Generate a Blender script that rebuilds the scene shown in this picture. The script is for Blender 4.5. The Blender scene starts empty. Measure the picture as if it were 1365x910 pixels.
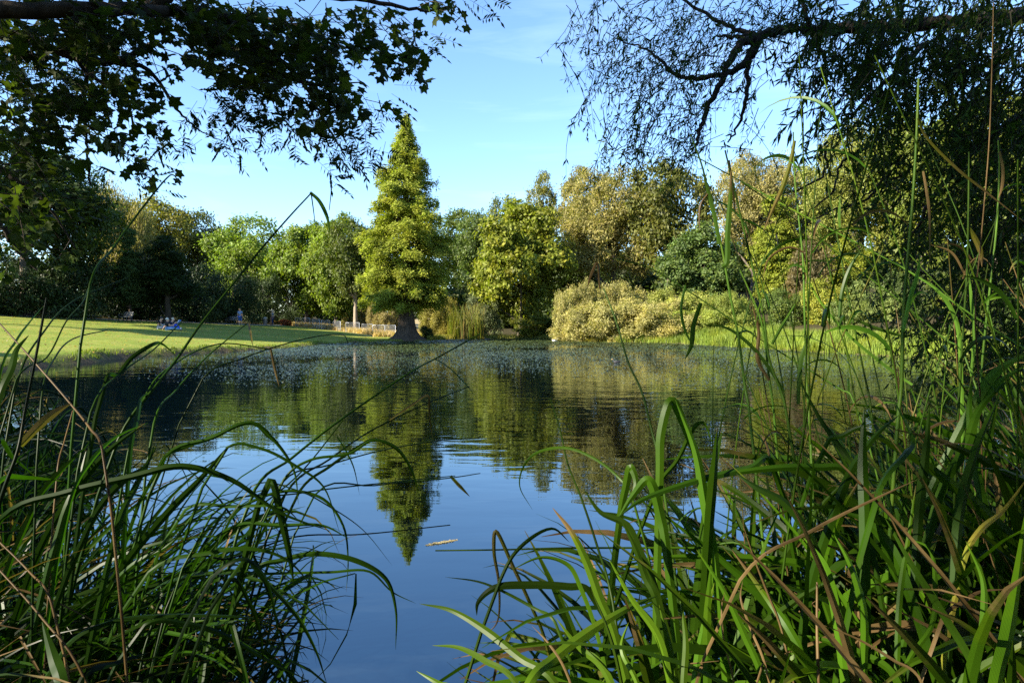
import bpy, math, random
import numpy as np
from mathutils import Vector

random.seed(11)
rng = np.random.default_rng(11)
SC = bpy.context.scene
COL = SC.collection

# ------------------------------------------------------------------ camera
F = 910.0                       # focal length in photo pixels (1365 wide)
CAMZ = 1.4                      # above the water
PITCH = math.atan2(23, F)
cam = bpy.data.objects.new('camera', bpy.data.cameras.new('camera'))
COL.objects.link(cam); SC.camera = cam
cam.data.sensor_width = 36; cam.data.lens = 24
cam.data.clip_start = .05; cam.data.clip_end = 3000
cam.location = (0, 0, CAMZ)
cam.rotation_euler = (math.pi/2 - PITCH, 0, 0)
CF = np.array([0, math.cos(PITCH), -math.sin(PITCH)])
CU = np.array([0, math.sin(PITCH), math.cos(PITCH)])
CR = np.array([1., 0, 0])
CP = np.array([0, 0, CAMZ])

def at(px, py, D):
    "photo pixel and distance along Y -> world point"
    d = CF + CR*(px-682.5)/F + CU*(455-py)/F
    return CP + d*(D/d[1])

def proj(P):
    "world points -> photo pixels, depth"
    Q = np.asarray(P) - CP
    z = Q @ CF
    zs = np.where(z < 1e-3, 1e-3, z)
    return 682.5 + F*(Q @ CR)/zs, 455 - F*(Q @ CU)/zs, z

SUN_AZ = math.radians(-117); SUN_EL = math.radians(29)
S = np.array([math.sin(SUN_AZ)*math.cos(SUN_EL), math.cos(SUN_AZ)*math.cos(SUN_EL), math.sin(SUN_EL)])

# ------------------------------------------------------------------ helpers
def mk(name, V, Fs, mat=None, parent=None, smooth=False, attrs=None, color=None):
    V = np.asarray(V, dtype=np.float32).reshape(-1, 3)
    me = bpy.data.meshes.new(name)
    Fs = [np.asarray(f, dtype=np.int32) for f in Fs if len(f)]
    nl = sum(f.size for f in Fs); npoly = sum(len(f) for f in Fs)
    me.vertices.add(len(V)); me.vertices.foreach_set('co', V.ravel())
    me.loops.add(nl); me.polygons.add(npoly)
    me.loops.foreach_set('vertex_index', np.concatenate([f.ravel() for f in Fs]))
    tot = np.concatenate([np.full(len(f), f.shape[1], dtype=np.int32) for f in Fs])
    st = np.concatenate([[0], np.cumsum(tot)[:-1]]).astype(np.int32)
    me.polygons.foreach_set('loop_start', st)
    me.polygons.foreach_set('loop_total', tot)
    if smooth: me.polygons.foreach_set('use_smooth', np.ones(npoly, dtype=bool))
    if attrs:
        for k, a in attrs.items():
            at_ = me.attributes.new(k, 'FLOAT', 'POINT')
            at_.data.foreach_set('value', np.asarray(a, dtype=np.float32))
    me.update(calc_edges=True); me.validate()
    if mat: me.materials.append(mat)
    o = bpy.data.objects.new(name, me); COL.objects.link(o)
    if parent is not None: o.parent = parent
    if color is not None: o.color = (*color, 1)
    return o

def tag(o, label, cat, group=None, kind=None):
    o['label'] = label; o['category'] = cat
    if group: o['group'] = group
    if kind: o['kind'] = kind
    return o

def empty(name, loc, rz=0, label=None, cat=None, group=None):
    o = bpy.data.objects.new(name, None); COL.objects.link(o)
    o.location = loc; o.rotation_euler = (0, 0, rz)
    if label: tag(o, label, cat, group)
    return o

class MB:
    "collects vertices and faces of mixed sizes"
    def __init__(s): s.v = []; s.f = {}; s.n = 0; s.a = {}
    def add(s, V, F, **attrs):
        V = np.asarray(V, float).reshape(-1, 3)
        F = np.asarray(F, dtype=np.int64)
        s.f.setdefault(F.shape[1], []).append(F + s.n)
        for k, a in attrs.items(): s.a.setdefault(k, []).append(np.broadcast_to(np.asarray(a, float), (len(V),)))
        s.v.append(V); s.n += len(V)
    def build(s, name, mat=None, parent=None, smooth=False, color=None):
        return mk(name, np.concatenate(s.v), [np.concatenate(f) for f in s.f.values()], mat, parent, smooth,
                  {k: np.concatenate(a) for k, a in s.a.items()}, color)

def catmull(P, n=6):
    "centripetal spline through P"
    P = np.asarray(P, float)
    if len(P) < 3:
        t = np.linspace(0, 1, n+1)[:, None]; return P[0]*(1-t) + P[-1]*t
    Q = np.vstack([2*P[0]-P[1], P, 2*P[-1]-P[-2]])
    out = []
    for i in range(1, len(Q)-2):
        p = Q[i-1:i+3]; k = np.concatenate([[0], np.cumsum(np.maximum(np.linalg.norm(np.diff(p, axis=0), axis=1), 1e-6)**.5)])
        t = np.linspace(k[1], k[2], n, endpoint=False)[:, None]
        A1 = (k[1]-t)/(k[1]-k[0])*p[0] + (t-k[0])/(k[1]-k[0])*p[1]
        A2 = (k[2]-t)/(k[2]-k[1])*p[1] + (t-k[1])/(k[2]-k[1])*p[2]
        A3 = (k[3]-t)/(k[3]-k[2])*p[2] + (t-k[2])/(k[3]-k[2])*p[3]
        B1 = (k[2]-t)/(k[2]-k[0])*A1 + (t-k[0])/(k[2]-k[0])*A2
        B2 = (k[3]-t)/(k[3]-k[1])*A2 + (t-k[1])/(k[3]-k[1])*A3
        out.append((k[2]-t)/(k[2]-k[1])*B1 + (t-k[1])/(k[2]-k[1])*B2)
    out.append(P[-1:])
    return np.vstack(out)

def norm(a): return a/np.maximum(np.linalg.norm(a, axis=-1, keepdims=True), 1e-9)

def tube(mb, P, r, k=6, cap=True, **attrs):
    P = np.asarray(P, float); n = len(P)
    r = np.broadcast_to(np.asarray(r, float), (n,))
    T = norm(np.gradient(P, axis=0))
    up = np.array([0, 0, 1.]) if abs(T[0, 2]) < .9 else np.array([1., 0, 0])
    A = norm(np.cross(T, np.broadcast_to(up, T.shape))); B = np.cross(T, A)
    a = np.arange(k)*2*math.pi/k
    V = P[:, None] + r[:, None, None]*(np.cos(a)[None, :, None]*A[:, None] + np.sin(a)[None, :, None]*B[:, None])
    i = np.arange(n-1)[:, None]*k; j = np.arange(k)[None]; j2 = (j+1) % k
    Fq = np.stack([i+j, i+j2, i+k+j2, i+k+j], -1).reshape(-1, 4)
    at_ = {kk: (np.repeat(np.broadcast_to(np.asarray(v, float), (n,)), k)) for kk, v in attrs.items()}
    mb.add(V.reshape(-1, 3), Fq, **at_)

def box(mb, c, s, rz=0, **attrs):
    x, y, z = np.array(s)/2
    V = np.array([[-x,-y,-z],[x,-y,-z],[x,y,-z],[-x,y,-z],[-x,-y,z],[x,-y,z],[x,y,z],[-x,y,z]])
    ca, sa = math.cos(rz), math.sin(rz)
    V = V @ np.array([[ca, sa, 0], [-sa, ca, 0], [0, 0, 1]]) + np.array(c)
    mb.add(V, [[0,3,2,1],[4,5,6,7],[0,1,5,4],[1,2,6,5],[2,3,7,6],[3,0,4,7]], **attrs)

def quads_leaf(c, t, n, l, w):
    "rhombus leaves: centre, direction, normal, length, width (arrays)"
    b = norm(np.cross(n, t)); l = np.asarray(l)[:, None]; w = np.asarray(w)[:, None]
    V = np.stack([c - t*l*.5, c + b*w*.5 - t*l*.05, c + t*l*.5, c - b*w*.5 - t*l*.05], 1).reshape(-1, 3)
    Fq = np.arange(len(c)*4).reshape(-1, 4)
    return V, Fq

def rand_unit(n): return norm(rng.normal(size=(n, 3)))

# ------------------------------------------------------------------ materials
def nmat(name):
    m = bpy.data.materials.new(name); m.use_nodes = True
    nt = m.node_tree; nt.nodes.clear()
    out = nt.nodes.new('ShaderNodeOutputMaterial')
    return m, nt, out
def N(nt, typ, **kw):
    n = nt.nodes.new(typ)
    for k, v in kw.items(): setattr(n, k, v)
    return n
def L(nt, a, b): nt.links.new(a, b)
def math_node(nt, op, a, b=None, clamp=False):
    n = N(nt, 'ShaderNodeMath', operation=op); n.use_clamp = clamp
    for i, v in enumerate((a, b)):
        if v is None: continue
        if isinstance(v, (int, float)): n.inputs[i].default_value = v
        else: L(nt, v, n.inputs[i])
    return n.outputs[0]
def mixc(nt, fac, a, b, blend='MIX'):
    n = N(nt, 'ShaderNodeMix', data_type='RGBA', blend_type=blend)
    for i, v in ((0, fac), (6, a), (7, b)):
        if isinstance(v, (int, float)): n.inputs[i].default_value = v
        elif isinstance(v, tuple): n.inputs[i].default_value = (*v, 1)
        else: L(nt, v, n.inputs[i])
    return n.outputs[2]
def ramp(nt, fac, stops):
    r = N(nt, 'ShaderNodeValToRGB'); L(nt, fac, r.inputs[0])
    e = r.color_ramp.elements
    while len(e) < len(stops): e.new(.5)
    for el, (p, c) in zip(e, stops):
        el.position = p; el.color = (*c, 1) if isinstance(c, tuple) else (c, c, c, 1)
    return r.outputs[0]
def noise(nt, scale, detail=3, rough=.5, coord='Object', vec=None, dist=0):
    n = N(nt, 'ShaderNodeTexNoise'); n.inputs['Scale'].default_value = scale
    n.inputs['Detail'].default_value = detail; n.inputs['Roughness'].default_value = rough
    n.inputs['Distortion'].default_value = dist
    if vec is None:
        tc = N(nt, 'ShaderNodeTexCoord'); vec = tc.outputs[coord]
    L(nt, vec, n.inputs['Vector'])
    return n.outputs[0]

def leaf_material(name, transl=.3, rough=.5, spec=.25, var=.45, clump=.5, clump_scale=.45, hue=(1.5, 1.05, .5)):
    "foliage: colour comes from the object's colour, with leaf to leaf and clump to clump differences"
    m, nt, out = nmat(name)
    oi = N(nt, 'ShaderNodeObjectInfo'); geo = N(nt, 'ShaderNodeNewGeometry')
    r = geo.outputs['Random Per Island']
    c1 = ramp(nt, r, [(0, 1-var), (.6, 1.0), (1, 1+var)])
    nz = noise(nt, clump_scale, 2)
    c2 = ramp(nt, nz, [(.3, 1-clump*.6), (.7, 1+clump*.6)])
    col = mixc(nt, 1, oi.outputs['Color'], c1, 'MULTIPLY')
    col = mixc(nt, 1, col, c2, 'MULTIPLY')
    warm = mixc(nt, 1, col, hue, 'MULTIPLY')
    nz2 = noise(nt, clump_scale*1.7, 2, vec=None)
    f2 = ramp(nt, nz2, [(.45, 0.0), (.7, .8)])
    col = mixc(nt, f2, col, warm)
    p = N(nt, 'ShaderNodeBsdfPrincipled'); L(nt, col, p.inputs['Base Color'])
    p.inputs['Roughness'].default_value = rough; p.inputs['Specular IOR Level'].default_value = spec
    if transl > 0:
        t = N(nt, 'ShaderNodeBsdfTranslucent')
        tc = mixc(nt, 1, col, (1.5, 1.7, .6), 'MULTIPLY'); L(nt, tc, t.inputs[0])
        mx = N(nt, 'ShaderNodeMixShader'); mx.inputs[0].default_value = transl
        L(nt, p.outputs[0], mx.inputs[1]); L(nt, t.outputs[0], mx.inputs[2]); L(nt, mx.outputs[0], out.inputs[0])
    else: L(nt, p.outputs[0], out.inputs[0])
    return m

def bark_material(name, a, b, scale=6, bump=.6):
    m, nt, out = nmat(name)
    tc = N(nt, 'ShaderNodeTexCoord'); mp = N(nt, 'ShaderNodeMapping'); mp.inputs['Scale'].default_value = (1, 1, .22)
    L(nt, tc.outputs['Object'], mp.inputs[0])
    nz = noise(nt, scale, 6, .65, vec=mp.outputs[0])
    p = N(nt, 'ShaderNodeBsdfPrincipled'); L(nt, ramp(nt, nz, [(.3, a), (.7, b)]), p.inputs['Base Color'])
    p.inputs['Roughness'].default_value = .9; p.inputs['Specular IOR Level'].default_value = .15
    bp = N(nt, 'ShaderNodeBump'); bp.inputs['Strength'].default_value = bump; bp.inputs['Distance'].default_value = .05
    L(nt, nz, bp.inputs['Height']); L(nt, bp.outputs[0], p.inputs['Normal']); L(nt, p.outputs[0], out.inputs[0])
    return m

def plain(name, col, rough=.6, metal=0, var=.15, scale=8, spec=.4):
    m, nt, out = nmat(name)
    nz = noise(nt, scale, 4)
    c = mixc(nt, 1, col, ramp(nt, nz, [(.3, 1-var), (.7, 1+var)]), 'MULTIPLY')
    p = N(nt, 'ShaderNodeBsdfPrincipled'); L(nt, c, p.inputs['Base Color'])
    p.inputs['Roughness'].default_value = rough; p.inputs['Metallic'].default_value = metal
    p.inputs['Specular IOR Level'].default_value = spec
    L(nt, p.outputs[0], out.inputs[0]); return m

def blade_material(name, transl=.34, rough=.38, spec=.1):
    "sedge and reed blades: u across, dry 0..1 along; the object's colour is the fresh colour"
    m, nt, out = nmat(name)
    oi = N(nt, 'ShaderNodeObjectInfo'); geo = N(nt, 'ShaderNodeNewGeometry')
    au = N(nt, 'ShaderNodeAttribute', attribute_name='u'); ad = N(nt, 'ShaderNodeAttribute', attribute_name='dry')
    r = ramp(nt, N(nt, 'ShaderNodeAttribute', attribute_name='rnd').outputs['Fac'], [(0, .5), (.5, 1.0), (1, 1.6)])
    col = mixc(nt, 1, oi.outputs['Color'], r, 'MULTIPLY')
    s1 = math_node(nt, 'SINE', math_node(nt, 'MULTIPLY', au.outputs['Fac'], 42.0))
    v = math_node(nt, 'MULTIPLY_ADD', s1, .27); nt.nodes[-1].inputs[2].default_value = 1.0
    col = mixc(nt, 1, col, v, 'MULTIPLY')
    nz = noise(nt, 9, 5, .6)
    fr = ramp(nt, nz, [(.35, .0), (.65, 1.0)])
    brown = mixc(nt, fr, (.055, .034, .012), (.15, .1, .042))
    dn = math_node(nt, 'ADD', ad.outputs['Fac'], math_node(nt, 'MULTIPLY', math_node(nt, 'SUBTRACT', nz, .5), .9))
    d = ramp(nt, dn, [(.42, 0.0), (.62, 1.0)])
    yel = mixc(nt, 1, col, (1.9, 1.3, .7), 'MULTIPLY')
    col = mixc(nt, ramp(nt, dn, [(.22, 0.0), (.5, .8)]), col, yel)
    col = mixc(nt, d, col, brown)
    p = N(nt, 'ShaderNodeBsdfPrincipled'); L(nt, col, p.inputs['Base Color'])
    p.inputs['Roughness'].default_value = rough; p.inputs['Specular IOR Level'].default_value = spec
    bp = N(nt, 'ShaderNodeBump'); bp.inputs['Strength'].default_value = 0.0; bp.inputs['Distance'].default_value = .001
    L(nt, s1, bp.inputs['Height']); L(nt, bp.outputs[0], p.inputs['Normal'])
    t = N(nt, 'ShaderNodeBsdfTranslucent'); L(nt, mixc(nt, 1, col, (1.3, 1.6, .5), 'MULTIPLY'), t.inputs[0])
    mx = N(nt, 'ShaderNodeMixShader'); mx.inputs[0].default_value = transl
    L(nt, p.outputs[0], mx.inputs[1]); L(nt, t.outputs[0], mx.inputs[2]); L(nt, mx.outputs[0], out.inputs[0])
    return m

M_LEAF = leaf_material('broadleaf_foliage', .36, .5, .2, var=.4, clump=.35, hue=(1.35, 1.08, .6))
M_LEAF_FINE = leaf_material('fine_foliage', .38, .6, .2, var=.42, clump=.4, clump_scale=.6, hue=(1.2, 1.05, .75))
M_NEEDLE = leaf_material('needle_foliage', .34, .6, .15, var=.4, clump=.45, clump_scale=.5, hue=(1.15, 1.0, .7))
M_DARKLEAF = leaf_material('evergreen_foliage', .08, .5, .15, var=.5, clump=.5, clump_scale=.5, hue=(1.1, 1.0, .7))
M_NEAR = leaf_material('overhanging_leaf', .38, .55, .1, var=.4, clump=.4, clump_scale=.8, hue=(1.3, 1.1, .7))
M_BLADE = blade_material('sedge_blade')
M_BARK = bark_material('grey_bark', (.045, .036, .027), (.15, .125, .095))
M_BARKDARK = bark_material('dark_bark', (.022, .018, .013), (.075, .06, .045), 9)
M_TWIG = bark_material('twig_bark', (.012, .012, .008), (.03, .028, .018), 20, .1)
M_BARKRED = bark_material('cypress_bark', (.022, .017, .012), (.11, .08, .058), 7)

# ------------------------------------------------------------------ pond outline and terrain
_out = [(0.1,2.0),(-1,2.1),(-2.2,2.9),(-4,4.6),(-8,8.5),(-12.5,13.5),(-15.4,20),(-15.5,25),(-16,28),(-15.3,31),(-14.7,34.4),
        (-13.4,38),(-13,47),(-11.4,53),(-9.6,54.8),(-7.2,56.3),(-6.3,60),(-5.5,64),(-1,65.5),(3.3,63.5),(4.6,56),(7,53.5),
        (11,51),(12.5,46),(14,40),(15.4,33.5),(17,27.7),(15.5,21),(12.5,15.5),(9,10.5),(6.2,7.2),(4.2,4.8),(2.6,3.0),(1.4,2.3)]
_o = np.array(_out + _out[:1], float)
POND = catmull(np.vstack([_o[-3:-1], _o, _o[1:3]]), 4)[8:-8]

def sdf(x, y):
    "distance to the water's edge, positive on land"
    x = np.asarray(x, float); y = np.asarray(y, float); sh = x.shape
    x = x.ravel(); y = y.ravel()
    d = np.full(x.shape, 1e9); ins = np.zeros(x.shape, bool)
    A = POND; B = np.roll(POND, -1, 0)
    for (ax, ay), (bx, by) in zip(A, B):
        ex, ey = bx-ax, by-ay; l2 = ex*ex+ey*ey
        if l2 < 1e-12: continue
        t = np.clip(((x-ax)*ex+(y-ay)*ey)/l2, 0, 1)
        d = np.minimum(d, (x-ax-t*ex)**2+(y-ay-t*ey)**2)
        if ay != by:
            c = ((ay > y) != (by > y)) & (x < (bx-ax)*(y-ay)/(by-ay)+ax)
            ins ^= c
    d = np.sqrt(d)
    return np.where(ins, -d, d).reshape(sh)

def sm(a, b, x):
    t = np.clip((x-a)/(b-a), 0, 1); return t*t*(3-2*t)
def wob(x, y, s=1.0):
    return (np.sin(x*1.1*s+1.3)*np.cos(y*.9*s+.7) + .5*np.sin(x*2.3*s-y*1.7*s) + .25*np.sin(x*4.9*s+y*4.1*s))/1.75
def terrain(x, y):
    x = np.asarray(x, float); y = np.asarray(y, float)
    d = sdf(x, y) + .12*wob(x, y, 2.2)
    left = sm(-6, -14, x)*sm(8, 18, y)
    edge = .14 + .06*left
    h = np.where(d > 0, edge*sm(0, .55-.25*left, d), np.maximum(-.9, -.35*np.abs(d)))
    h = h + np.where(d > 0, .073*np.maximum(0, np.minimum(-x, 44)-14 )*sm(12, 22, y), 0)
    h = h + np.where((d > 0) & (x > -3), .13*np.clip(d-.6, 0, 30)*sm(2, 12, x)*sm(12, 24, y), 0)
    h = h + np.where((d > 0), .05*np.clip(d-8, 0, 60)*sm(58, 75, y)*sm(-14, 0, x), 0)
    h = h + np.where(d > 0, .02*wob(x, y, .7)*sm(0, 2, d), 0)
    far = np.maximum(np.maximum(np.abs(x)-70, y-120), 0)
    return h + np.where(d > 0, .02*np.minimum(far, 300), 0)

def axis(segs):
    out = []
    for a, b, s in segs: out.append(np.arange(a, b, s))
    return np.concatenate(out)
gx = axis([(-900,-300,60),(-300,-80,12),(-80,-48,2),(-48,-20,.8),(-20,-6,.4),(-6,4,.25),(4,20,.4),(20,50,1),(50,90,4),(90,300,15),(300,961,60)])
gy = axis([(-300,-40,20),(-40,-6,3),(-6,12,.25),(12,34,.4),(34,70,.4),(70,96,.8),(96,140,4),(140,400,20),(400,1500,100)])
GX, GY = np.meshgrid(gx, gy)
GZ = terrain(GX, GY)
nx, ny = len(gx), len(gy)
ii = (np.arange(ny-1)[:, None]*nx + np.arange(nx-1)[None]).ravel()
gd = sdf(GX, GY).ravel()
sx, sy = GX.ravel(), GY.ravel()
# tracts: bare edge, meadow strip by the barriers, woodland floor
dirt = sm(.35, .05, gd + .2*wob(sx, sy, 3.1))
line_x = np.interp(sy, [0, 40, 53, 58, 62, 65, 73, 86, 100], [-44, -44, -41.5, -39, -36.6, -35.2, -31.2, -28.2, -27])
woods = sm(-.3, 2.2, line_x - sx)*sm(20, 40, sy)
woods = np.maximum(woods, sm(4.5, 9, gd)*sm(6, 10, sx)*sm(18, 24, sy))
woods = np.maximum(woods, sm(1.2, 3.5, gd)*sm(-7.5, -4, sx)*sm(56, 60, sy))
near_shade = sm(14, 9, sy)  # near bank takes the woodland floor colour as well
bx = np.interp(sy, [60, 70, 78, 86, 95], [-12.5, -13.2, -19, -28, -34])
meadow = sm(-2.6, .8, sx-bx)*sm(64, 67, sy)*sm(-3.5, -8, sx)
ground = mk('ground', np.stack([sx, sy, GZ.ravel()], 1), [np.stack([ii, ii+1, ii+nx+1, ii+nx], 1)], None, None, True,
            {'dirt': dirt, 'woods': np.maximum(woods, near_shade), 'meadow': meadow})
ground['kind'] = 'structure'
m, nt, out = nmat('lawn_ground')
tc = N(nt, 'ShaderNodeTexCoord').outputs['Object']
n1 = noise(nt, .35, 5, .6, vec=tc); n2 = noise(nt, 14, 4, .7, vec=tc); n3 = noise(nt, 2.2, 4, .6, vec=tc)
g = ramp(nt, n1, [(.3, (.115, .17, .02)), (.55, (.17, .21, .03)), (.75, (.23, .225, .05))])
g = mixc(nt, 1, g, ramp(nt, n2, [(.3, .6), (.7, 1.35)]), 'MULTIPLY')
g = mixc(nt, ramp(nt, n3, [(.5, 0.0), (.72, .6)]), g, (.27, .23, .08))
dr = ramp(nt, n2, [(.3, (.05, .035, .02)), (.7, (.13, .095, .055))])
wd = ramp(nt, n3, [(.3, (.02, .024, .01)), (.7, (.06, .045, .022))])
md = ramp(nt, n2, [(.3, (.2, .15, .06)), (.7, (.42, .33, .17))])
def attr(nt, nm): return N(nt, 'ShaderNodeAttribute', attribute_name=nm).outputs['Fac']
c = mixc(nt, attr(nt, 'meadow'), g, md)
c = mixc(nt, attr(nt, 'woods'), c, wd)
c = mixc(nt, attr(nt, 'dirt'), c, dr)
p = N(nt, 'ShaderNodeBsdfPrincipled'); L(nt, c, p.inputs['Base Color']); p.inputs['Roughness'].default_value = .95
p.inputs['Specular IOR Level'].default_value = .094
bp = N(nt, 'ShaderNodeBump'); bp.inputs['Strength'].default_value = .7; bp.inputs['Distance'].default_value = .04
L(nt, n2, bp.inputs['Height']); L(nt, bp.outputs[0], p.inputs['Normal']); L(nt, p.outputs[0], out.inputs[0])
ground.data.materials.append(m)

def gz(x, y): return float(terrain(np.array([x]), np.array([y]))[0])

# water: one sheet inside the terrain hollow
WX, WY = np.meshgrid(np.linspace(-19, 20, 40), np.linspace(-.2, 68, 70))
wi = (np.arange(69)[:, None]*40 + np.arange(39)[None]).ravel()
water = mk('water', np.stack([WX.ravel(), WY.ravel(), np.zeros(WX.size)], 1), [np.stack([wi, wi+1, wi+41, wi+40], 1)])
water['kind'] = 'structure'
m, nt, out = nmat('pond_water')
tc = N(nt, 'ShaderNodeTexCoord').outputs['Object']
mp = N(nt, 'ShaderNodeMapping'); mp.inputs['Scale'].default_value = (.55, 1.35, 1); mp.inputs['Rotation'].default_value = (0, 0, .15); L(nt, tc, mp.inputs[0])
w1 = noise(nt, 3.0, 2, .5, vec=mp.outputs[0], dist=.3)
w2 = noise(nt, .7, 2, .5, vec=mp.outputs[0])
patch = ramp(nt, noise(nt, .11, 2, .5, vec=tc), [(.36, .25), (.62, 1.0)])
sep = N(nt, 'ShaderNodeSeparateXYZ'); L(nt, tc, sep.inputs[0])
calm = N(nt, 'ShaderNodeMapRange'); calm.inputs['From Min'].default_value = 2.5; calm.inputs['From Max'].default_value = 11
calm.inputs['To Min'].default_value = .12; calm.inputs['To Max'].default_value = 1; L(nt, sep.outputs[1], calm.inputs['Value'])
hgt = math_node(nt, 'ADD', math_node(nt, 'MULTIPLY', w1, .5), w2)
hgt = math_node(nt, 'MULTIPLY', math_node(nt, 'MULTIPLY', hgt, patch), calm.outputs[0])
bp = N(nt, 'ShaderNodeBump'); bp.inputs['Strength'].default_value = 1; bp.inputs['Distance'].default_value = .014
L(nt, hgt, bp.inputs['Height'])
p = N(nt, 'ShaderNodeBsdfPrincipled'); p.inputs['Base Color'].default_value = (.0006, .0025, .005, 1)
p.inputs['Roughness'].default_value = .015; p.inputs['IOR'].default_value = 2.6; p.inputs['Specular Tint'].default_value = (.62, .86, 1, 1)
L(nt, bp.outputs[0], p.inputs['Normal']); L(nt, p.outputs[0], out.inputs[0])
water.data.materials.append(m)

# gravel path along the edge of the wood
pp = catmull([(-44.5, 42), (-41.2, 50), (-39.7, 53), (-37.3, 58), (-35.4, 62), (-34.2, 65), (-30.4, 73), (-27.6, 86)], 5)
dpp = norm(np.gradient(pp, axis=0)); nrm = np.stack([-dpp[:, 1], dpp[:, 0]], 1)
PV = []
for s in (-.75, -.25, .25, .75):
    q = pp + nrm*s; PV.append(np.stack([q[:, 0], q[:, 1], terrain(q[:, 0], q[:, 1])+.03], 1))
PV = np.stack(PV, 1); k = np.arange(len(pp)-1)[:, None]*4 + np.arange(3)[None]; k = k.ravel()
path = mk('path', PV.reshape(-1, 3), [np.stack([k, k+1, k+5, k+4], 1)], plain('path_gravel', (.3, .27, .24), .95, 0, .3, 5, .1))
path['kind'] = 'structure'

# ------------------------------------------------------------------ tree and shrub prototypes
def crown_points(seed, H, R, zb, nl, lr, ns, nk, flat=.6, shape='oval', spread=.55):
    "leaf centres and normals of a crown: lobes > sprays > leaves"
    g = np.random.default_rng(seed)
    hz = (H-zb)/2; zc = zb+hz
    d = norm(g.normal(size=(nl, 3))); k = np.where(g.random(nl) < .28, g.uniform(.1, .5, nl), g.uniform(.6, .86, nl))
    C = d*k[:, None]
    if shape == 'dome':
        C[:, 2] = np.abs(C[:, 2])*2-1
    rr = np.ones(nl)
    if shape == 'cone': rr = np.clip(1.15-.55*(C[:, 2]+1), .1, 1.2)
    if shape == 'low': rr = np.where(C[:, 2] < 0, 1+.05*C[:, 2], 1-.35*C[:, 2]**2)
    if shape == 'top': rr = np.where(C[:, 2] < 0, 1+.45*C[:, 2], 1)
    if shape == 'dome': rr = np.sqrt(np.clip(1.08-((C[:, 2]+1)/2)**2, .05, 1.1))/np.maximum(.45, np.sqrt(np.clip(1-d[:, 2]**2, .05, 1)))*.85
    LC = np.stack([C[:, 0]*R*rr, C[:, 1]*R*rr, zc+C[:, 2]*hz*.95], 1)
    LR = lr*g.uniform(.7, 1.3, nl)
    sd = norm(g.normal(size=(nl, ns, 3)) + .55*norm(LC-np.array([0, 0, zc]))[:, None] + np.array([0, 0, .45]))
    SCn = LC[:, None] + sd*LR[:, None, None]*g.uniform(.65, 1.08, (nl, ns, 1))*np.array([1, 1, .8])
    s = lr*spread*.55
    P = SCn[:, :, None] + g.normal(size=(nl, ns, nk, 3))*s*np.array([1, 1, flat])
    n = norm(sd[:, :, None]*.55 + np.array([0, 0, .45]) + g.normal(size=(nl, ns, nk, 3))*.5)
    return P.reshape(-1, 3), n.reshape(-1, 3), LC

def leaves_mesh(name, P, n, l, w, mat, g, droop=0.0):
    t = norm(np.cross(n, norm(g.normal(size=P.shape))))
    if droop: t = norm(t*(1-droop) + np.array([0, 0, -1.])*droop)
    ll = l*g.uniform(.65, 1.35, len(P)); ww = w*g.uniform(.7, 1.3, len(P))
    V, Fq = quads_leaf(P, t, n, ll, ww)
    return mk(name, V, [Fq], mat)

def trunk_mesh(name, LC, H, r0, zb, g, mat, lean=0.0, lobes=14):
    mb = MB()
    top = zb + (H-zb)*.72
    P = catmull([(0, 0, -.4), (0, 0, .25), (lean*.3, .05*H/10, zb*.6+.3), (lean, 0, zb+(H-zb)*.3), (lean*1.2, .1, top)], 5)
    z = P[:, 2]
    r = r0*(1-.8*np.clip(z/top, 0, 1)) + r0*.7*np.exp(-np.clip(z, 0, 9)*2.6/max(r0*3, .4))
    tube(mb, P, r, 9)
    for i in g.permutation(len(LC))[:lobes]:
        c = LC[i]; h0 = np.clip(c[2]-np.hypot(c[0], c[1])*.8, zb*.55+.4, top*.95)
        j = int(np.argmin(np.abs(z-h0))); a = P[j]
        m1 = a*.55+c*.45+np.array([0, 0, -.06*H/10]); m2 = a*.2+c*.8+g.normal(size=3)*.15
        Q = catmull([a, m1, m2, c], 4)
        tube(mb, Q, np.linspace(min(r[j]*.5, r0*.4), .02, len(Q)), 5)
    return mb.build(name, mat, None, True)

PROTO = {}
def proto_tree(key, seed, H, R, zb, nl, lr, ns, nk, l, w, mat, bark, r0, shape='oval', flat=.6, droop=0.0, lean=0.0, spread=.55, lobes=14):
    g = np.random.default_rng(seed+500)
    P, n, LC = crown_points(seed, H, R, zb, nl, lr, ns, nk, flat, shape, spread)
    cr = leaves_mesh('crown', P, n, l, w, mat, g, droop)
    tr = trunk_mesh('trunk', LC, H, r0, zb, g, bark, lean, lobes) if bark else None
    hi = np.percentile(P[:, 2], 99.7); rad = np.percentile(np.hypot(P[:, 0], P[:, 1]), 98.5)
    PROTO[key] = (cr.data, tr.data if tr else None, hi, rad)
    bpy.data.objects.remove(cr)
    if tr: bpy.data.objects.remove(tr)

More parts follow.
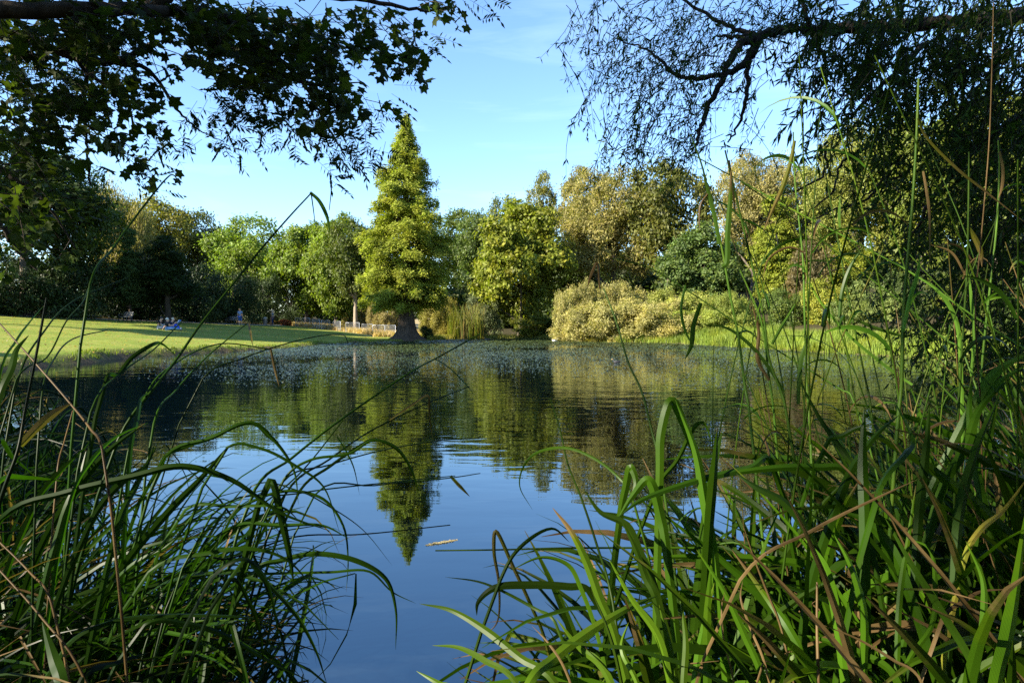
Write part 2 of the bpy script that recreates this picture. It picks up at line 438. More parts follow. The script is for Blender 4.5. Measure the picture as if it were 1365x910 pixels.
proto_tree('oak', 1, 12, 5.2, 2.2, 40, 1.55, 15, 30, .32, .2, M_LEAF, M_BARK, .38, 'oval')
proto_tree('oak2', 2, 13, 5.4, 3.0, 44, 1.45, 15, 30, .32, .2, M_LEAF, M_BARK, .4, 'top')
proto_tree('tall', 3, 16, 4.2, 4.5, 40, 1.35, 15, 30, .32, .2, M_LEAF, M_BARK, .36, 'oval')
proto_tree('low', 4, 12, 5.6, .5, 62, 1.35, 16, 34, .34, .24, M_LEAF, M_BARK, .36, 'low')
proto_tree('feather', 5, 12, 5.6, 2.0, 58, 1.3, 22, 34, .3, .11, M_LEAF_FINE, M_BARK, .36, 'oval', .45, .15)
proto_tree('weeping', 6, 12, 5, 1.2, 48, 1.3, 20, 30, .42, .09, M_LEAF_FINE, M_BARK, .34, 'oval', 1.6, .6)
proto_tree('yew', 7, 10, 3.4, .2, 50, 1.0, 16, 30, .3, .11, M_NEEDLE, M_BARKDARK, .3, 'cone', .4)
proto_tree('conifer', 8, 13, 3.2, .5, 64, .95, 16, 30, .3, .12, M_NEEDLE, M_BARKRED, .28, 'cone', .35, .25)
proto_tree('rhodo', 9, 5, 4.2, 0, 46, 1.0, 16, 30, .24, .085, M_DARKLEAF, M_BARKDARK, .12, 'dome', .6, .2)
proto_tree('shrub', 10, 4, 3.0, 0, 40, .75, 15, 30, .2, .12, M_LEAF, M_BARKDARK, .08, 'dome')
proto_tree('bramble', 11, 4, 4.2, 0, 110, .5, 16, 24, .2, .06, M_LEAF_FINE, M_BARKDARK, .06, 'dome', 1.1, .35)
proto_tree('juniper', 12, 2.4, 4.2, 0, 40, .8, 16, 30, .26, .07, M_NEEDLE, M_BARKDARK, .08, 'dome', .25, .1)
proto_tree('highcrown', 13, 15, 3.6, 9.0, 42, 1.2, 14, 26, .34, .22, M_LEAF, M_BARK, .3, 'oval')

def plant(name, key, x, y, top, w, color, label, cat, group=None, rz=None, wy=None, bark=None, z=None):
    "a tree or shrub of total height to world z = top and crown width w"
    cr, tr, hi, rad = PROTO[key]
    z0 = gz(x, y) - .05 if z is None else z
    sz = (top-z0)/hi; sx_ = w/2/rad; sy_ = (wy or w)/2/rad
    e = empty(name, (x, y, z0), rng.uniform(0, 6.28) if rz is None else rz, label, cat, group)
    o = bpy.data.objects.new('crown', cr); COL.objects.link(o); o.parent = e
    o.scale = (sx_, sy_, sz); o.color = (*color, 1)
    if tr:
        t = bpy.data.objects.new('trunk', tr); COL.objects.link(t); t.parent = e
        t.scale = (sx_, sy_, sz)
    return e

def plant_px(name, key, px, D, top, w, color, label, cat='tree', group=None, **kw):
    P = at(px, top, D)
    return plant(name, key, P[0], D, P[2], w*D/F, color, label, cat, group, **kw)

G1 = (.115, .165, .022); G2 = (.12, .175, .024); DK = (.022, .040, .010); OL = (.15, .15, .03); BR = (.215, .195, .065)  # DK: evergreen leaf colour, darkened further to carry the wood's shade
BG = (.085, .13, .038); YG = (.14, .15, .022)
TREES = [
 # far bank behind the lawn
 ('broadleaf_tree','tall', 30, 56, 185, 190, DK, 'very tall dark tree at the lawn corner, its crown meeting the overhanging sycamore'),
 ('broadleaf_tree','oak', 96, 60, 212, 130, (.05,.08,.014), 'tall dark green tree beside the brownish weeping tree above the wood'),
 ('weeping_tree','weeping', 152, 72, 246, 100, (.22,.19,.06), 'brownish tree with hanging twigs rising above the dark wood'),
 ('broadleaf_tree','oak2', 205, 106, 262, 110, OL, 'olive tree with a rounded lit top behind the dark yew'),
 ('broadleaf_tree','oak', 258, 110, 280, 84, (.075,.09,.02), 'small rounded green tree at the low dip of the tree line'),
 ('yew_tree','yew', 222, 64, 316, 84, DK, 'dark pointed yew standing in front of the olive tree'),
 ('conifer_tree','conifer', 172, 63, 306, 40, (.06,.10,.03), 'slim pale green conifer squeezed between the dark wood and the yew'),
 ('oak_tree','oak', 330, 102, 288, 118, G2, 'broad bright green oak behind the walking person'),
 ('oak_tree','oak2', 300, 116, 306, 80, G1, 'half hidden green oak just behind the bright broad oak'),
 ('oak_tree','low', 408, 92, 298, 104, G1, 'speckled dark green oak behind the first metal barriers'),
 ('oak_tree','low', 448, 86, 290, 92, (.13,.18,.024), 'green oak with bare pale twigs in its top beside the cypress'),
 ('broadleaf_tree','low', 494, 90, 300, 70, G1, 'dark green tree showing just behind the cypress on the barrier side'),
 # behind and beyond the cypress
 ('broadleaf_tree','tall', 606, 104, 280, 90, (.075,.11,.022), 'dull green tree filling the gap behind the cypress'),
 ('broadleaf_tree','oak2', 640, 98, 284, 76, (.075,.11,.025), 'dull green tree with a flat top beside the grey-green dome'),
 ('broadleaf_tree','oak', 672, 96, 262, 64, (.10,.13,.05), 'smooth grey-green domed tree on the skyline'),
 ('maple_tree','low', 694, 70, 268, 142, (.15,.175,.022), 'big yellow-green maple with leaves down to the water, brownish tips'),
 ('broadleaf_tree','tall', 722, 100, 230, 46, (.13,.14,.03), 'narrow tree top poking up alone above the maple'),
 ('broadleaf_tree','tall', 770, 97, 224, 62, (.15,.14,.035), 'tall brown-green tree top just behind the tan tree'),
 ('ash_tree','feather', 818, 74, 230, 150, BR, 'large tan tree with feathery seeded crown, pale boughs showing'),
 ('broadleaf_tree','low', 760, 84, 318, 74, (.04,.065,.012), 'tree in shadow-toned dark green wedged between the maple and the tan tree'),  # dark leaf colour paints in the shadow beside the maple
 ('broadleaf_tree','oak2', 893, 70, 212, 118, (.10,.11,.025), 'dark olive tree behind the dangling willow twigs'),
 ('broadleaf_tree','low', 935, 64, 302, 118, BG, 'blue-green leafy tree above the yellow bramble bank'),
 ('broadleaf_tree','feather', 1006, 82, 206, 116, (.21,.19,.07), 'light brown tree on the skyline under the willow branches'),
 ('broadleaf_tree','feather', 1082, 86, 222, 110, (.18,.18,.06), 'light brown skyline tree next to the gap in the willow leaves'),
 ('conifer_tree','conifer', 1036, 60, 262, 74, (.17,.2,.025), 'bright yellow-green conifer on the far slope behind the reed stems'),
 ('broadleaf_tree','feather', 1150, 66, 168, 150, (.17,.19,.04), 'tall yellowish tree behind the dark hanging willow'),
 ('broadleaf_tree','oak', 1235, 60, 150, 170, (.12,.155,.025), 'tall light green tree showing through the thick willow foliage'),
 ('broadleaf_tree','oak2', 1330, 52, 120, 190, (.085,.115,.016), 'tall green tree at the edge of the view behind the willow'),
 ('cherry_tree','shrub', 1080, 56, 318, 58, (.1,.085,.035), 'reddish leaved small tree beside the bright conifer'),
 ('broadleaf_tree','low', 1128, 60, 318, 66, (.16,.19,.02), 'bright lime green small tree behind the yellow shrub'),
]
for nm, key, px, D, top, w, c, lab in TREES:
    plant_px(nm, key, px, D, top, w, c, lab, 'tree')

SHRUBS = [
 ('rhododendron_shrub','rhodo', 10, 55, 338, 150, DK, 'dark evergreen shrub at the lawn corner by the path start'),
 ('rhododendron_shrub','rhodo', 92, 59, 346, 120, DK, 'dark evergreen shrub between the lawn corner and the first bench'),
 ('rhododendron_shrub','rhodo', 172, 66, 344, 120, DK, 'dark evergreen shrub that the first bench backs onto'),
 ('rhododendron_shrub','rhodo', 245, 72, 346, 108, DK, 'tall dark evergreen shrub behind the people sitting on the lawn'),
 ('rhododendron_shrub','rhodo', 306, 80, 362, 80, (.026,.046,.012), 'dark evergreen shrub behind the walking person'),
 ('rhododendron_shrub','rhodo', 350, 88, 368, 60, (.03,.05,.012), 'dark evergreen shrub behind the two far standing figures'),
 ('rhododendron_shrub','rhodo', 388, 95, 372, 60, (.03,.05,.012), 'dark shrub where the barrier row begins'),
 ('flowering_shrub','shrub', 380, 84, 425, 18, (.20,.07,.03), 'low rusty red shrub at the end of the metal barriers'),
 ('pampas_shrub','bramble', 512, 82, 396, 50, (.24,.20,.085), 'pale pampas-like shrub behind the barriers next to the cypress trunk'),
 ('pampas_shrub','bramble', 478, 88, 412, 50, (.2,.17,.07), 'low pale tangle of shrub under the oak trunk'),
 ('yellow_shrub','bramble', 585, 68, 398, 56, (.2,.18,.04), 'yellowish shrub just past the cypress trunk at the water'),
 ('green_shrub','shrub', 568, 59, 434, 20, (.035,.06,.015), 'small dark green bush at the cypress foot by the water'),
 ('green_shrub','rhodo', 642, 70, 392, 56, (.075,.095,.035), 'grey-green shrub between the cypress and the big maple'),
 ('green_shrub','shrub', 715, 66, 420, 66, (.11,.13,.02), 'low light green bush under the maple at the waterline'),
 ('bramble_shrub','bramble', 768, 58, 378, 66, (.27,.25,.09), 'straw yellow bramble tangle nearest the maple'),
 ('bramble_shrub','bramble', 822, 60, 380, 110, (.27,.25,.09), 'tallest straw yellow bramble mound, beside the dark gap'),
 ('bramble_shrub','bramble', 838, 57, 396, 150, (.28,.26,.095), 'broad low straw yellow bramble mass joining the mounds'),
 ('bramble_shrub','bramble', 945, 56, 410, 150, (.24,.28,.06), 'low yellow-green bramble mass running into the bank grass'),
 ('bramble_shrub','bramble', 800, 56.5, 404, 130, (.29,.265,.1), 'straw yellow bramble mound sloping to the waterline under the tan tree'),
 ('bramble_shrub','bramble', 872, 55.5, 400, 140, (.30,.275,.1), 'wide pale yellow bramble mound at the waterline'),
 ('bramble_shrub','bramble', 915, 57, 388, 120, (.25,.27,.065), 'yellow bramble mound under the blue-green tree'),
 ('bramble_shrub','bramble', 968, 54, 392, 80, (.2,.24,.05), 'green-yellow bramble mound above the grassy bank'),
 ('yellow_shrub','shrub', 1098, 50, 372, 64, (.2,.22,.03), 'golden yellow leafed shrub on the grassy bank'),
 ('green_shrub','shrub', 1045, 52, 385, 60, (.09,.13,.03), 'mid green shrub between the conifer and the golden shrub'),
 ('juniper_shrub','juniper', 1160, 47, 374, 110, (.13,.17,.05), 'spreading layered juniper with a dark hollow beneath it'),
 ('green_shrub','rhodo', 1225, 46, 362, 96, (.05,.075,.018), 'dark green shrub behind the hanging willow on the bank'),
 ('green_shrub','shrub', 1300, 40, 352, 110, (.09,.12,.02), 'light green shrub seen through the lowest willow leaves'),
 ('green_shrub','rhodo', 1385, 33, 340, 110, (.05,.08,.015), 'dark green shrub beyond the willow at the edge of the view'),
]
for nm, key, px, D, top, w, c, lab in SHRUBS:
    plant_px(nm, key, px, D, top, w, c, lab, 'shrub')

# trees that stand beside the view and shade the lawn, the wood and the near bank
for (x, y, top, w, key, lab) in [
  (-62, 46, 15, 11, 'low', 'tall dark tree beside the lawn, outside the view near the wood corner'),
  (-60, 56, 14, 12, 'low', 'tall dark tree behind the lawn corner shrubs, outside the view'),
  (-56, 66, 13, 11, 'low', 'tall dark tree deep in the wood behind the path'),
  (-37.5, 38, 21, 12, 'highcrown', 'slender tree with a high crown beside the sunny lawn'),
  (-40.5, 35, 16.5, 9, 'highcrown', 'slender high-crowned tree beside the sunny lawn, lower than its neighbours'),
  (-28.5, 16.5, 8, 3.0, 'highcrown', 'smaller slender tree by the lawn corner of the pond'),
  (-42, 45, 17, 12, 'highcrown', 'slender high-crowned tree behind the sunny lawn, nearer the path')]:
    plant('broadleaf_tree', key, x, y, top, w, (.04, .065, .014), lab, 'tree')

for (x, y, top, w, key, lab) in [  # added out of view to block sky light from behind the camera
  (3.5, -6.5, 11, 9, 'low', 'unseen leafy tree added close behind the viewer to block sky light'),
  (-2.5, -9, 12, 9, 'low', 'second unseen leafy tree added behind the viewer, nearer the sycamore'),
  (9.5, -2, 10, 8, 'low', 'leafy tree between the viewer and the willow trunk, outside the view'),
  (10, -11, 12, 9, 'low', 'unseen leafy tree added far behind the viewer on the willow side')]:
    plant('broadleaf_tree', key, x, y, top, w, (.03, .05, .01), lab, 'tree')

# far wood closing the horizon
P_, n_ = [], []
g = np.random.default_rng(77)
for i in range(95):
    a = g.uniform(-1.15, 1.15); D = g.uniform(112, 150); px = 682 + a*900
    hh = g.uniform(11, 15); R = g.uniform(4, 7); c = np.array([(px-682)/F*D, D, 3.0])
    p1, n1_, _ = crown_points(900+i, hh, R, 0, 12, 1.9, 8, 14, .7, 'dome')
    P_.append(p1+c); n_.append(n1_)
for i in range(60):
    px = g.uniform(560, 1520); D = g.uniform(84, 104); c = np.array([(px-682)/F*D, D, gz((px-682)/F*D, D)-.5])
    p1, n1_, _ = crown_points(1200+i, g.uniform(5.5, 8.5)+3.5*(px > 980), g.uniform(3.5, 6), 0, 14, 1.6, 8, 14, .7, 'dome')
    P_.append(p1+c); n_.append(n1_)
P_ = np.concatenate(P_); n_ = np.concatenate(n_)
wood = leaves_mesh('far_woodland', P_, n_, .75, .5, M_LEAF, g); wood.color = (.05, .075, .02, 1)
wood['kind'] = 'stuff'; wood['label'] = 'distant wood closing the view behind the park trees'

# ------------------------------------------------------------------ swamp cypress
CX, CY = -8.8, 57.0
cz = gz(CX, CY)
cy = empty('swamp_cypress', (CX, CY, cz), 0, 'tall pointed yellow-green swamp cypress on the promontory, dark flared trunk at the water', 'tree')
prof_y = np.array([157, 170, 180, 200, 215, 240, 260, 280, 300, 330, 360, 385, 400, 408])
prof_w = np.array([1, 7, 11, 18, 29, 41, 48, 55, 57, 60, 64, 64, 57, 42])
zz = CAMZ + (432-prof_y)/F*CY; ww = prof_w/F*CY
Htop = zz[0]
g = np.random.default_rng(5)
P, n, T = [], [], []
br = MB()
nb = 420
for i in range(nb):
    u = (i+g.random())/nb
    z = zz[-1] + (Htop-zz[-1]-.1)*u**1.15
    a0 = a = g.uniform(0, 6.283)
    Lb = np.interp(z, zz[::-1], ww[::-1])*g.uniform(.6, 1.08)*(1+.07*math.sin(3*a0+z*1.1)+.07*math.sin(2*a0-z*2.3+1))
    d = np.array([math.cos(a), math.sin(a), 0])
    z0 = z - .1*Lb
    rise = g.uniform(.0, .32)
    tipz = z0 + Lb*rise
    Q = np.array([[0, 0, z0], d*Lb*.5 + [0, 0, z0+Lb*rise*.8], d*Lb + [0, 0, tipz - .12*Lb]])
    Qs = catmull(Q, 4)
    tube(br, Qs + [0, 0, -cz], np.linspace(.05, .008, len(Qs)), 4)
    m_ = int((40 + 140*Lb)*g.uniform(.3, 1.4))
    s = g.uniform(.22, 1.04, m_)**.75
    base = np.stack([np.interp(s, np.linspace(0, 1, len(Qs)), Qs[:, k]) for k in range(3)], 1)
    side = np.array([-d[1], d[0], 0])
    wd_ = (.14+.30*Lb*.36*(1.15-s))
    off = g.normal(size=m_)*wd_
    p1 = base + side*off[:, None] + np.stack([g.normal(size=m_)*.07, g.normal(size=m_)*.07, g.normal(size=m_)*.2 - np.abs(off)*.2], 1)
    P.append(p1); n.append(norm(np.array([0, 0, .65]) + d*.5 + g.normal(size=(m_, 3))*.5))
    T.append(norm(d*.6 + side*np.sign(off)[:, None]*.6 + np.array([0, 0, -.35]) + g.normal(size=(m_, 3))*.3))
P = np.concatenate(P); n = np.concatenate(n); T = np.concatenate(T)
n = norm(n - T*np.sum(n*T, 1, keepdims=True))
V, Fq = quads_leaf(P-[0, 0, cz], T, n,   .23*g.uniform(.6, 1.4, len(P)), .09*g.uniform(.7, 1.3, len(P)))
mk('crown', V, [Fq], M_NEEDLE, cy, color=(.205, .235, .03))
tz = np.array([-.5, 0, .25, .6, 1.2, 2.2, 4, 8, 12, Htop-cz-.3])
tr_ = np.array([1.75, 1.42, 1.05, .82, .68, .60, .56, .36, .2, .02])
ang = np.arange(20)*2*math.pi/20
flute = 1 + .16*np.exp(-np.clip(tz, 0, 9)/.9)[:, None]*np.cos(ang*5+.6)[None] + .04*np.cos(ang*9)[None]
V = np.stack([tr_[:, None]*flute*np.cos(ang), tr_[:, None]*flute*np.sin(ang), np.broadcast_to(tz[:, None], flute.shape)], -1).reshape(-1, 3)
i_ = np.arange(len(tz)-1)[:, None]*20; j_ = np.arange(20)[None]
mk('trunk', V, [np.stack([i_+j_, i_+(j_+1)%20, i_+20+(j_+1)%20, i_+20+j_], -1).reshape(-1, 4)], M_BARKRED, cy, True)
br.build('branch', M_BARKRED, cy, True)


# oak with a pale bole that shows below its crown
oak = plant_px('oak_tree', 'oak2', 473, 82, 292, 78, (.07, .095, .016), 'oak with a pale sunlit trunk standing just behind the barriers', 'tree')
M_PALE = bark_material('pale_bark', (.16, .12, .08), (.36, .30, .22), 6)
for ch in oak.children:
    if ch.name.startswith('trunk'):
        ch.material_slots[0].link = 'OBJECT'; ch.material_slots[0].material = M_PALE

# ------------------------------------------------------------------ overhanging trees by the camera
def carve(P, targets):
    "gaps in a canopy through which the sun reaches the given points: mask of what stays"
    keep = np.ones(len(P), bool)
    for (x, y, z, r) in targets:
        q = P - np.array([x, y, z]); t = q @ S
        dist = np.linalg.norm(q - t[:, None]*S, axis=1)
        keep &= ~((t > 0) & (dist < r))
    return keep

SUNNY = [(.1, .9, .98, .3), (.3, .88, .93, .26), (-.68, 1.32, 1.08, .2), (-.95, 1.45, 1.1, .2), (.5, .9, .95, .1), (.5, 1.5, 1.55, .16),
         (.75, 1.45, 1.75, .2), (.95, 1.5, 1.35, .14), (1.2, 1.3, 1.7, .2), (1.15, .95, .5, .12), (-2.6, 6.4, 4.5, .3), (-1.8, 6, 5.0, .3)]

def in_frame(P, mx=40, top=-40):
    px, py, z = proj(P)
    return (z > .2) & (px > -mx) & (px < 1365+mx) & (py > top) & (py < 950)

def maple_leaves(P, n, t, size):
    ang = np.radians([180, 150, 112, 82, 52, 26, 0, -26, -52, -82, -112, -150])
    rad = np.array([.10, .46, .68, .52, .95, .62, 1.05, .62, .95, .52, .68, .46])
    b = norm(np.cross(n, t)); k = len(ang); N_ = len(P)
    r2 = rad*.5
    V = np.empty((N_, k+1, 3)); V[:, 0] = P - t*(size*.08)[:, None]
    for i in range(k):
        V[:, i+1] = P + (t*math.cos(ang[i]) + b*math.sin(ang[i]))*(r2[i]*size)[:, None] - n*(.35*r2[i]**2*size)[:, None]
    base = np.arange(N_)[:, None]*(k+1)
    F_ = np.stack([np.stack([base[:, 0], base[:, 0]+1+i, base[:, 0]+1+(i+1) % k], 1) for i in range(k)], 1).reshape(-1, 3)
    return V.reshape(-1, 3), F_

def blobs_to_points(blobs, dens):
    "twig centres spread through blobs given in the view, each at its own distance and with real depth"
    out = []
    for (px, py, rx, ry, D, w) in blobs:
        n_ = max(1, int(dens*w*rx*ry/1000))
        for _ in range(n_):
            while True:
                u, v = rng.uniform(-1, 1, 2)
                if u*u+v*v < 1: break
            out.append(at(px+u*rx, py+v*ry, D*rng.uniform(.86, 1.16)))
    return np.array(out)

syc = empty('sycamore_tree', (-8.6, 1.2, gz(-8.6, 1.2)), 0, 'big sycamore at the near bank reaching its dark leafy branches over the pond', 'tree')
sb = np.array(syc.location)
MAPLE = [(545,90,18,14,6.8,.9),(560,60,14,10,6.8,.7),(60,35,80,40,6,1.3),(150,28,80,34,6,1.2),(40,105,55,50,6.4,.8),(105,95,50,45,6.6,.55),(150,140,50,45,6.2,1.1),(190,105,28,38,6.4,.9),
 (120,180,26,16,6,.5),(165,205,30,22,6,.7),(50,170,58,55,6.3,.85),(25,230,45,60,6.2,.9),(20,300,50,60,6.4,.45),(90,300,45,50,6.6,.2),
 (300,28,80,34,6.4,1.3),(330,85,62,36,6.4,1.1),(380,60,66,46,6.6,1.2),(440,48,55,42,6.6,1.1),(500,40,45,36,6.8,1.0),(540,66,24,22,6.8,1.0),(420,115,48,36,6.4,1.1),
 (455,140,40,24,6.6,.9),(270,50,40,36,6.4,1.1),(245,15,60,20,6.4,1.3),(560,12,40,14,6.9,.8),(600,6,20,8,7,.6),(510,140,18,10,6.8,.9)]
ASH = [(520,140,20,10,7,.8),(478,205,24,12,7,.8),(465,222,12,8,7,.8),(555,40,20,16,7,.6),(350,140,42,32,7,1.1),(290,170,40,24,7,.9),(305,195,22,9,7,.7),(400,165,40,20,7,1.0),(450,195,26,20,7,1.2),(455,215,16,10,7,1.0),(495,145,24,18,7,.5),
 (200,190,26,22,6.8,.9),(190,232,26,9,6.8,.9),(150,215,28,14,6.8,.5),(100,130,46,30,7,.5),(640,6,20,8,7.4,1.0),(120,60,60,50,7.4,.5),(40,90,50,40,7.4,.8),(235,95,12,12,7,.2),(370,185,14,10,7,.5),(300,130,40,20,7,.6)]
tw = MB(); LP, LN, LT, LS = [], [], [], []
for c in blobs_to_points(MAPLE, 12):
    d = norm(np.array([.75, .1, -.45]) + rng.normal(size=3)*.5)
    ln = rng.uniform(.3, .6); Q = catmull([c-d*ln*.5, c+rng.normal(size=3)*.03, c+d*ln*.5+[0, 0, -.06]], 4)
    tube(tw, Q, np.linspace(.005, .002, len(Q)), 3)
    for k in range(7):
        s_ = Q[min(len(Q)-1, int(rng.uniform(.2, 1)*len(Q)))]
        off = rand_unit(1)[0]*rng.uniform(.04, .1); off[2] -= .02
        LP.append(s_+off); LN.append(norm(np.array([0, -.25, .6])+rng.normal(size=3)*.55)); LT.append(norm(off+np.array([.1, 0, -.05]))); LS.append(rng.choice([.09, .12, .15, .18])*rng.uniform(.8, 1.15))
PA, NA, TA = [], [], []
for c in blobs_to_points(ASH, 15):
    d = norm(np.array([.4, .1, -.6]) + rng.normal(size=3)*.45)
    for q in range(3):
        d2 = norm(d + rng.normal(size=3)*.5); c2 = c + rng.normal(size=3)*.09
        ln = rng.uniform(.16, .26); side = norm(np.cross(d2, rand_unit(1)[0]))
        tube(tw, np.array([c2-d2*.05, c2+d2*ln]), .0018, 3)
        for k in range(9):
            s_ = c2 + d2*ln*(.15+.85*(k//2)/4); sg = 0 if k == 8 else (1 if k % 2 else -1)
            td = norm(d2*(.5 if sg else 1) + side*sg + np.array([0, 0, -.15]))
            PA.append(s_+td*.035); TA.append(td); NA.append(norm(np.cross(td, np.cross(d2, side)+rng.normal(size=3)*.4)))
# unseen part of the crown: overhead and beside the camera, shading the near bank
g = np.random.default_rng(21)
C1, _, LC = crown_points(31, 15.5, 7.4, 3.4, 80, 1.7, 12, 4, .7, 'oval')
C1 = C1*np.array([1, 1.08, 1]) + sb
C2 = np.stack([g.uniform(-9, 1.6, 1900), g.uniform(-5, 4.5, 1900), g.uniform(3.8, 8.5, 1900)], 1)
C2 = C2[(C2[:, 2] > 3.3 - .30*C2[:, 0])]
C1 = np.vstack([C1, C2])
keep = ~in_frame(C1, 80, -90) & (C1[:, 2] > 2.3) & carve(C1, SUNNY) & (np.linalg.norm(C1-CP, axis=1) > 2.4)
C1 = C1[keep]
idx = np.repeat(np.arange(len(C1)), 9)
P2 = C1[idx] + g.normal(size=(len(idx), 3))*.17
k2 = ~in_frame(P2, 20, -25) & carve(P2, [(x, y, z, r*.8) for x, y, z, r in SUNNY])
P2 = P2[k2]
n2_ = norm(np.array([0, 0, .7]) + g.normal(size=P2.shape)*.6); t2 = norm(np.cross(n2_, g.normal(size=P2.shape)))
P_ = np.vstack([np.array(LP), P2]); n_ = np.vstack([np.array(LN), n2_]); t_ = np.vstack([np.array(LT), t2])
s_ = np.concatenate([np.array(LS), g.uniform(.13, .22, len(P2))])
t_ = norm(t_ - n_*np.sum(n_*t_, 1, keepdims=True))
V1, F1 = maple_leaves(P_-sb, n_, t_, s_)
PA, NA, TA = map(np.array, (PA, NA, TA))
mb = MB(); mb.add(V1, F1)
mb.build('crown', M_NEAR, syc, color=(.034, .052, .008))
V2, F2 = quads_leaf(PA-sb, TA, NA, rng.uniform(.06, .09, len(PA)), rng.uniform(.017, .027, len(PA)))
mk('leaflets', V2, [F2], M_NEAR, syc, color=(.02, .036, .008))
# limbs
def limb(mb, pts, r, sb, k=7):
    P = catmull([at(*p) if len(p) == 3 and p[2] > 0 else np.array(p[:3]) for p in pts], 6)
    P[1:-1] += np.sin(np.arange(1, len(P)-1)*2.1)[:, None]*.012
    tube(mb, P-sb, np.interp(np.linspace(0, 1, len(P)), np.linspace(0, 1, len(r)), r), k)
lb = MB()
W = lambda x, y, z: (x, y, z, 0)
def limbw(mb, world, pix, r, sb):
    P = [np.array(q, float) for q in world] + [at(*q) for q in pix]
    P = catmull(P, 6)
    P[2:-1] += rng.normal(size=(len(P)-3, 3))*.008
    tube(mb, P-sb, np.interp(np.linspace(0, 1, len(P)), np.linspace(0, 1, len(r)), r), 7)
limbw(lb, [(-8.5,1.3,3.2),(-7.4,3.2,4.0)], [(-80,6,5),(0,13,5.1),(90,13,5.3),(200,13,5.8),(300,22,6.4),(380,32,6.5),(450,62,6.6)], [.22,.13,.075,.06,.055,.04,.025,.012], sb)
limbw(lb, [(-8.5,1.3,3.0),(-7.2,3.6,3.6)], [(-60,20,6.3),(0,42,6.4),(40,52,6.5),(80,70,6.5),(150,82,6.6),(200,60,6.6)], [.14,.1,.07,.06,.05,.035,.02], sb)
limbw(lb, [], [(200,12,6.2),(230,-8,6.2),(300,-14,6.4),(420,-6,6.7),(520,6,6.9),(570,14,7),(600,10,7)], [.08,.06,.04,.03,.02,.014,.006], sb)
limbw(lb, [], [(130,14,6),(105,40,6.1),(110,90,6.3),(150,120,6.3),(175,155,6.3),(178,190,6.4)], [.05,.035,.02,.014,.01,.006], sb)
limbw(lb, [], [(120,60,6.4),(115,110,6.4),(113,160,6.5),(116,205,6.5),(121,246,6.5)], [.02,.014,.011,.011,.009], sb)
limbw(lb, [], [(300,22,6.4),(345,60,6.4),(395,100,6.4),(425,150,6.6),(450,190,6.8),(460,215,7)], [.05,.03,.02,.014,.009,.004], sb)
limbw(lb, [], [(300,60,6.4),(350,85,6.4),(400,110,6.5),(440,112,6.6),(480,110,6.7)], [.03,.02,.014,.01,.006], sb)
limbw(lb, [], [(150,82,6.6),(200,95,6.7),(240,150,6.8),(260,170,6.9),(300,190,7)], [.03,.02,.012,.008,.004], sb)
limbw(lb, [(-8.4,1.6,2.6),(-6.6,3.8,2.6)], [(-60,180,6.2),(0,225,6.4),(40,250,6.5),(75,290,6.6),(100,330,6.7)], [.09,.06,.04,.03,.02,.012,.006], sb)
limbw(lb, [(-8.4,1.6,2.2),(-6.6,3.8,2.1)], [(-60,230,6.2),(0,300,6.4),(20,330,6.5),(50,360,6.6)], [.08,.05,.03,.02,.01], sb)
for lc in LC[::3]:
    c = lc + sb
    if in_frame(c[None], 150, -150)[0] or c[2] < 3: continue
    a = sb + np.array([.1, .1, np.clip(c[2]-sb[2]-2.2, 2, 10)])
    Q = catmull([a, a*.5+c*.5+np.array([0, 0, -.3]), c], 5)
    if in_frame(Q, 60, -60).any(): continue
    tube(lb, Q-sb, np.linspace(.14, .02, len(Q)), 6)
lb.build('branch', M_BARKDARK, syc, True)
tw.v = [v-sb for v in tw.v]; tw.build('twig_foliage', M_BARKDARK, syc)
mb = MB(); Q = catmull([(0,0,-.3),(0,0,.4),(.05,.05,2.5),(.1,.1,6),(0,.2,10.5)], 6)
tube(mb, Q, .42*(1-.75*np.clip(Q[:, 2]/10.5, 0, 1)) + .3*np.exp(-np.clip(Q[:, 2], 0, 9)*2), 14)
mb.build('trunk', M_BARK, syc, True)

# ------------------------------------------------------------------ willow on the other side
wil = empty('willow_tree', (8.9, 7.2, gz(8.9, 7.2)), 0, 'dark willow on the near bank, crooked limb over the pond and narrow hanging leaves', 'tree')
wb = np.array(wil.location)
WL = [(800,45,60,50,7.4,.55),(870,50,70,55,7.2,.8),(835,110,62,46,7.4,.8),(770,80,30,40,7.4,.35),(900,120,62,50,7.2,.95),(775,180,18,16,7.4,.5),(830,185,46,26,7.2,.9),(885,190,50,36,7.2,1.1),
 (800,205,50,16,7.4,.3),(930,45,70,46,7,.8),(960,110,60,46,7,.5),(930,200,40,26,7,.9),(1010,130,40,80,7,.15),(1000,20,50,22,7,.6),(1055,25,70,30,6.6,1.0),(1120,45,70,50,6.4,1.3),(1170,110,60,70,6.4,1.1),
 (1240,50,110,60,6.4,1.5),(1330,100,80,120,6,1.2),(1250,150,90,80,6.2,.85),(1140,165,60,26,5.6,.8),(1085,170,30,26,5.8,.3),(1100,90,40,40,6.4,.5),(1230,240,90,70,6.6,.55),(1330,270,60,110,6.4,1.15),(1160,240,50,50,6.8,.3),
 (1260,340,70,70,7,.45),(1340,380,60,110,6.6,1.15),(1290,440,70,70,7.4,.8),(1345,500,46,60,7,1.7),(1230,470,60,50,7.6,.5),(1300,520,60,30,7.4,.8),(1205,370,50,70,8,.5),(1180,440,40,50,8.4,.3),(1260,520,60,34,8,.5),(1120,215,40,40,7,.2)]
tw = MB(); PA, NA, TA, SA = [], [], [], []
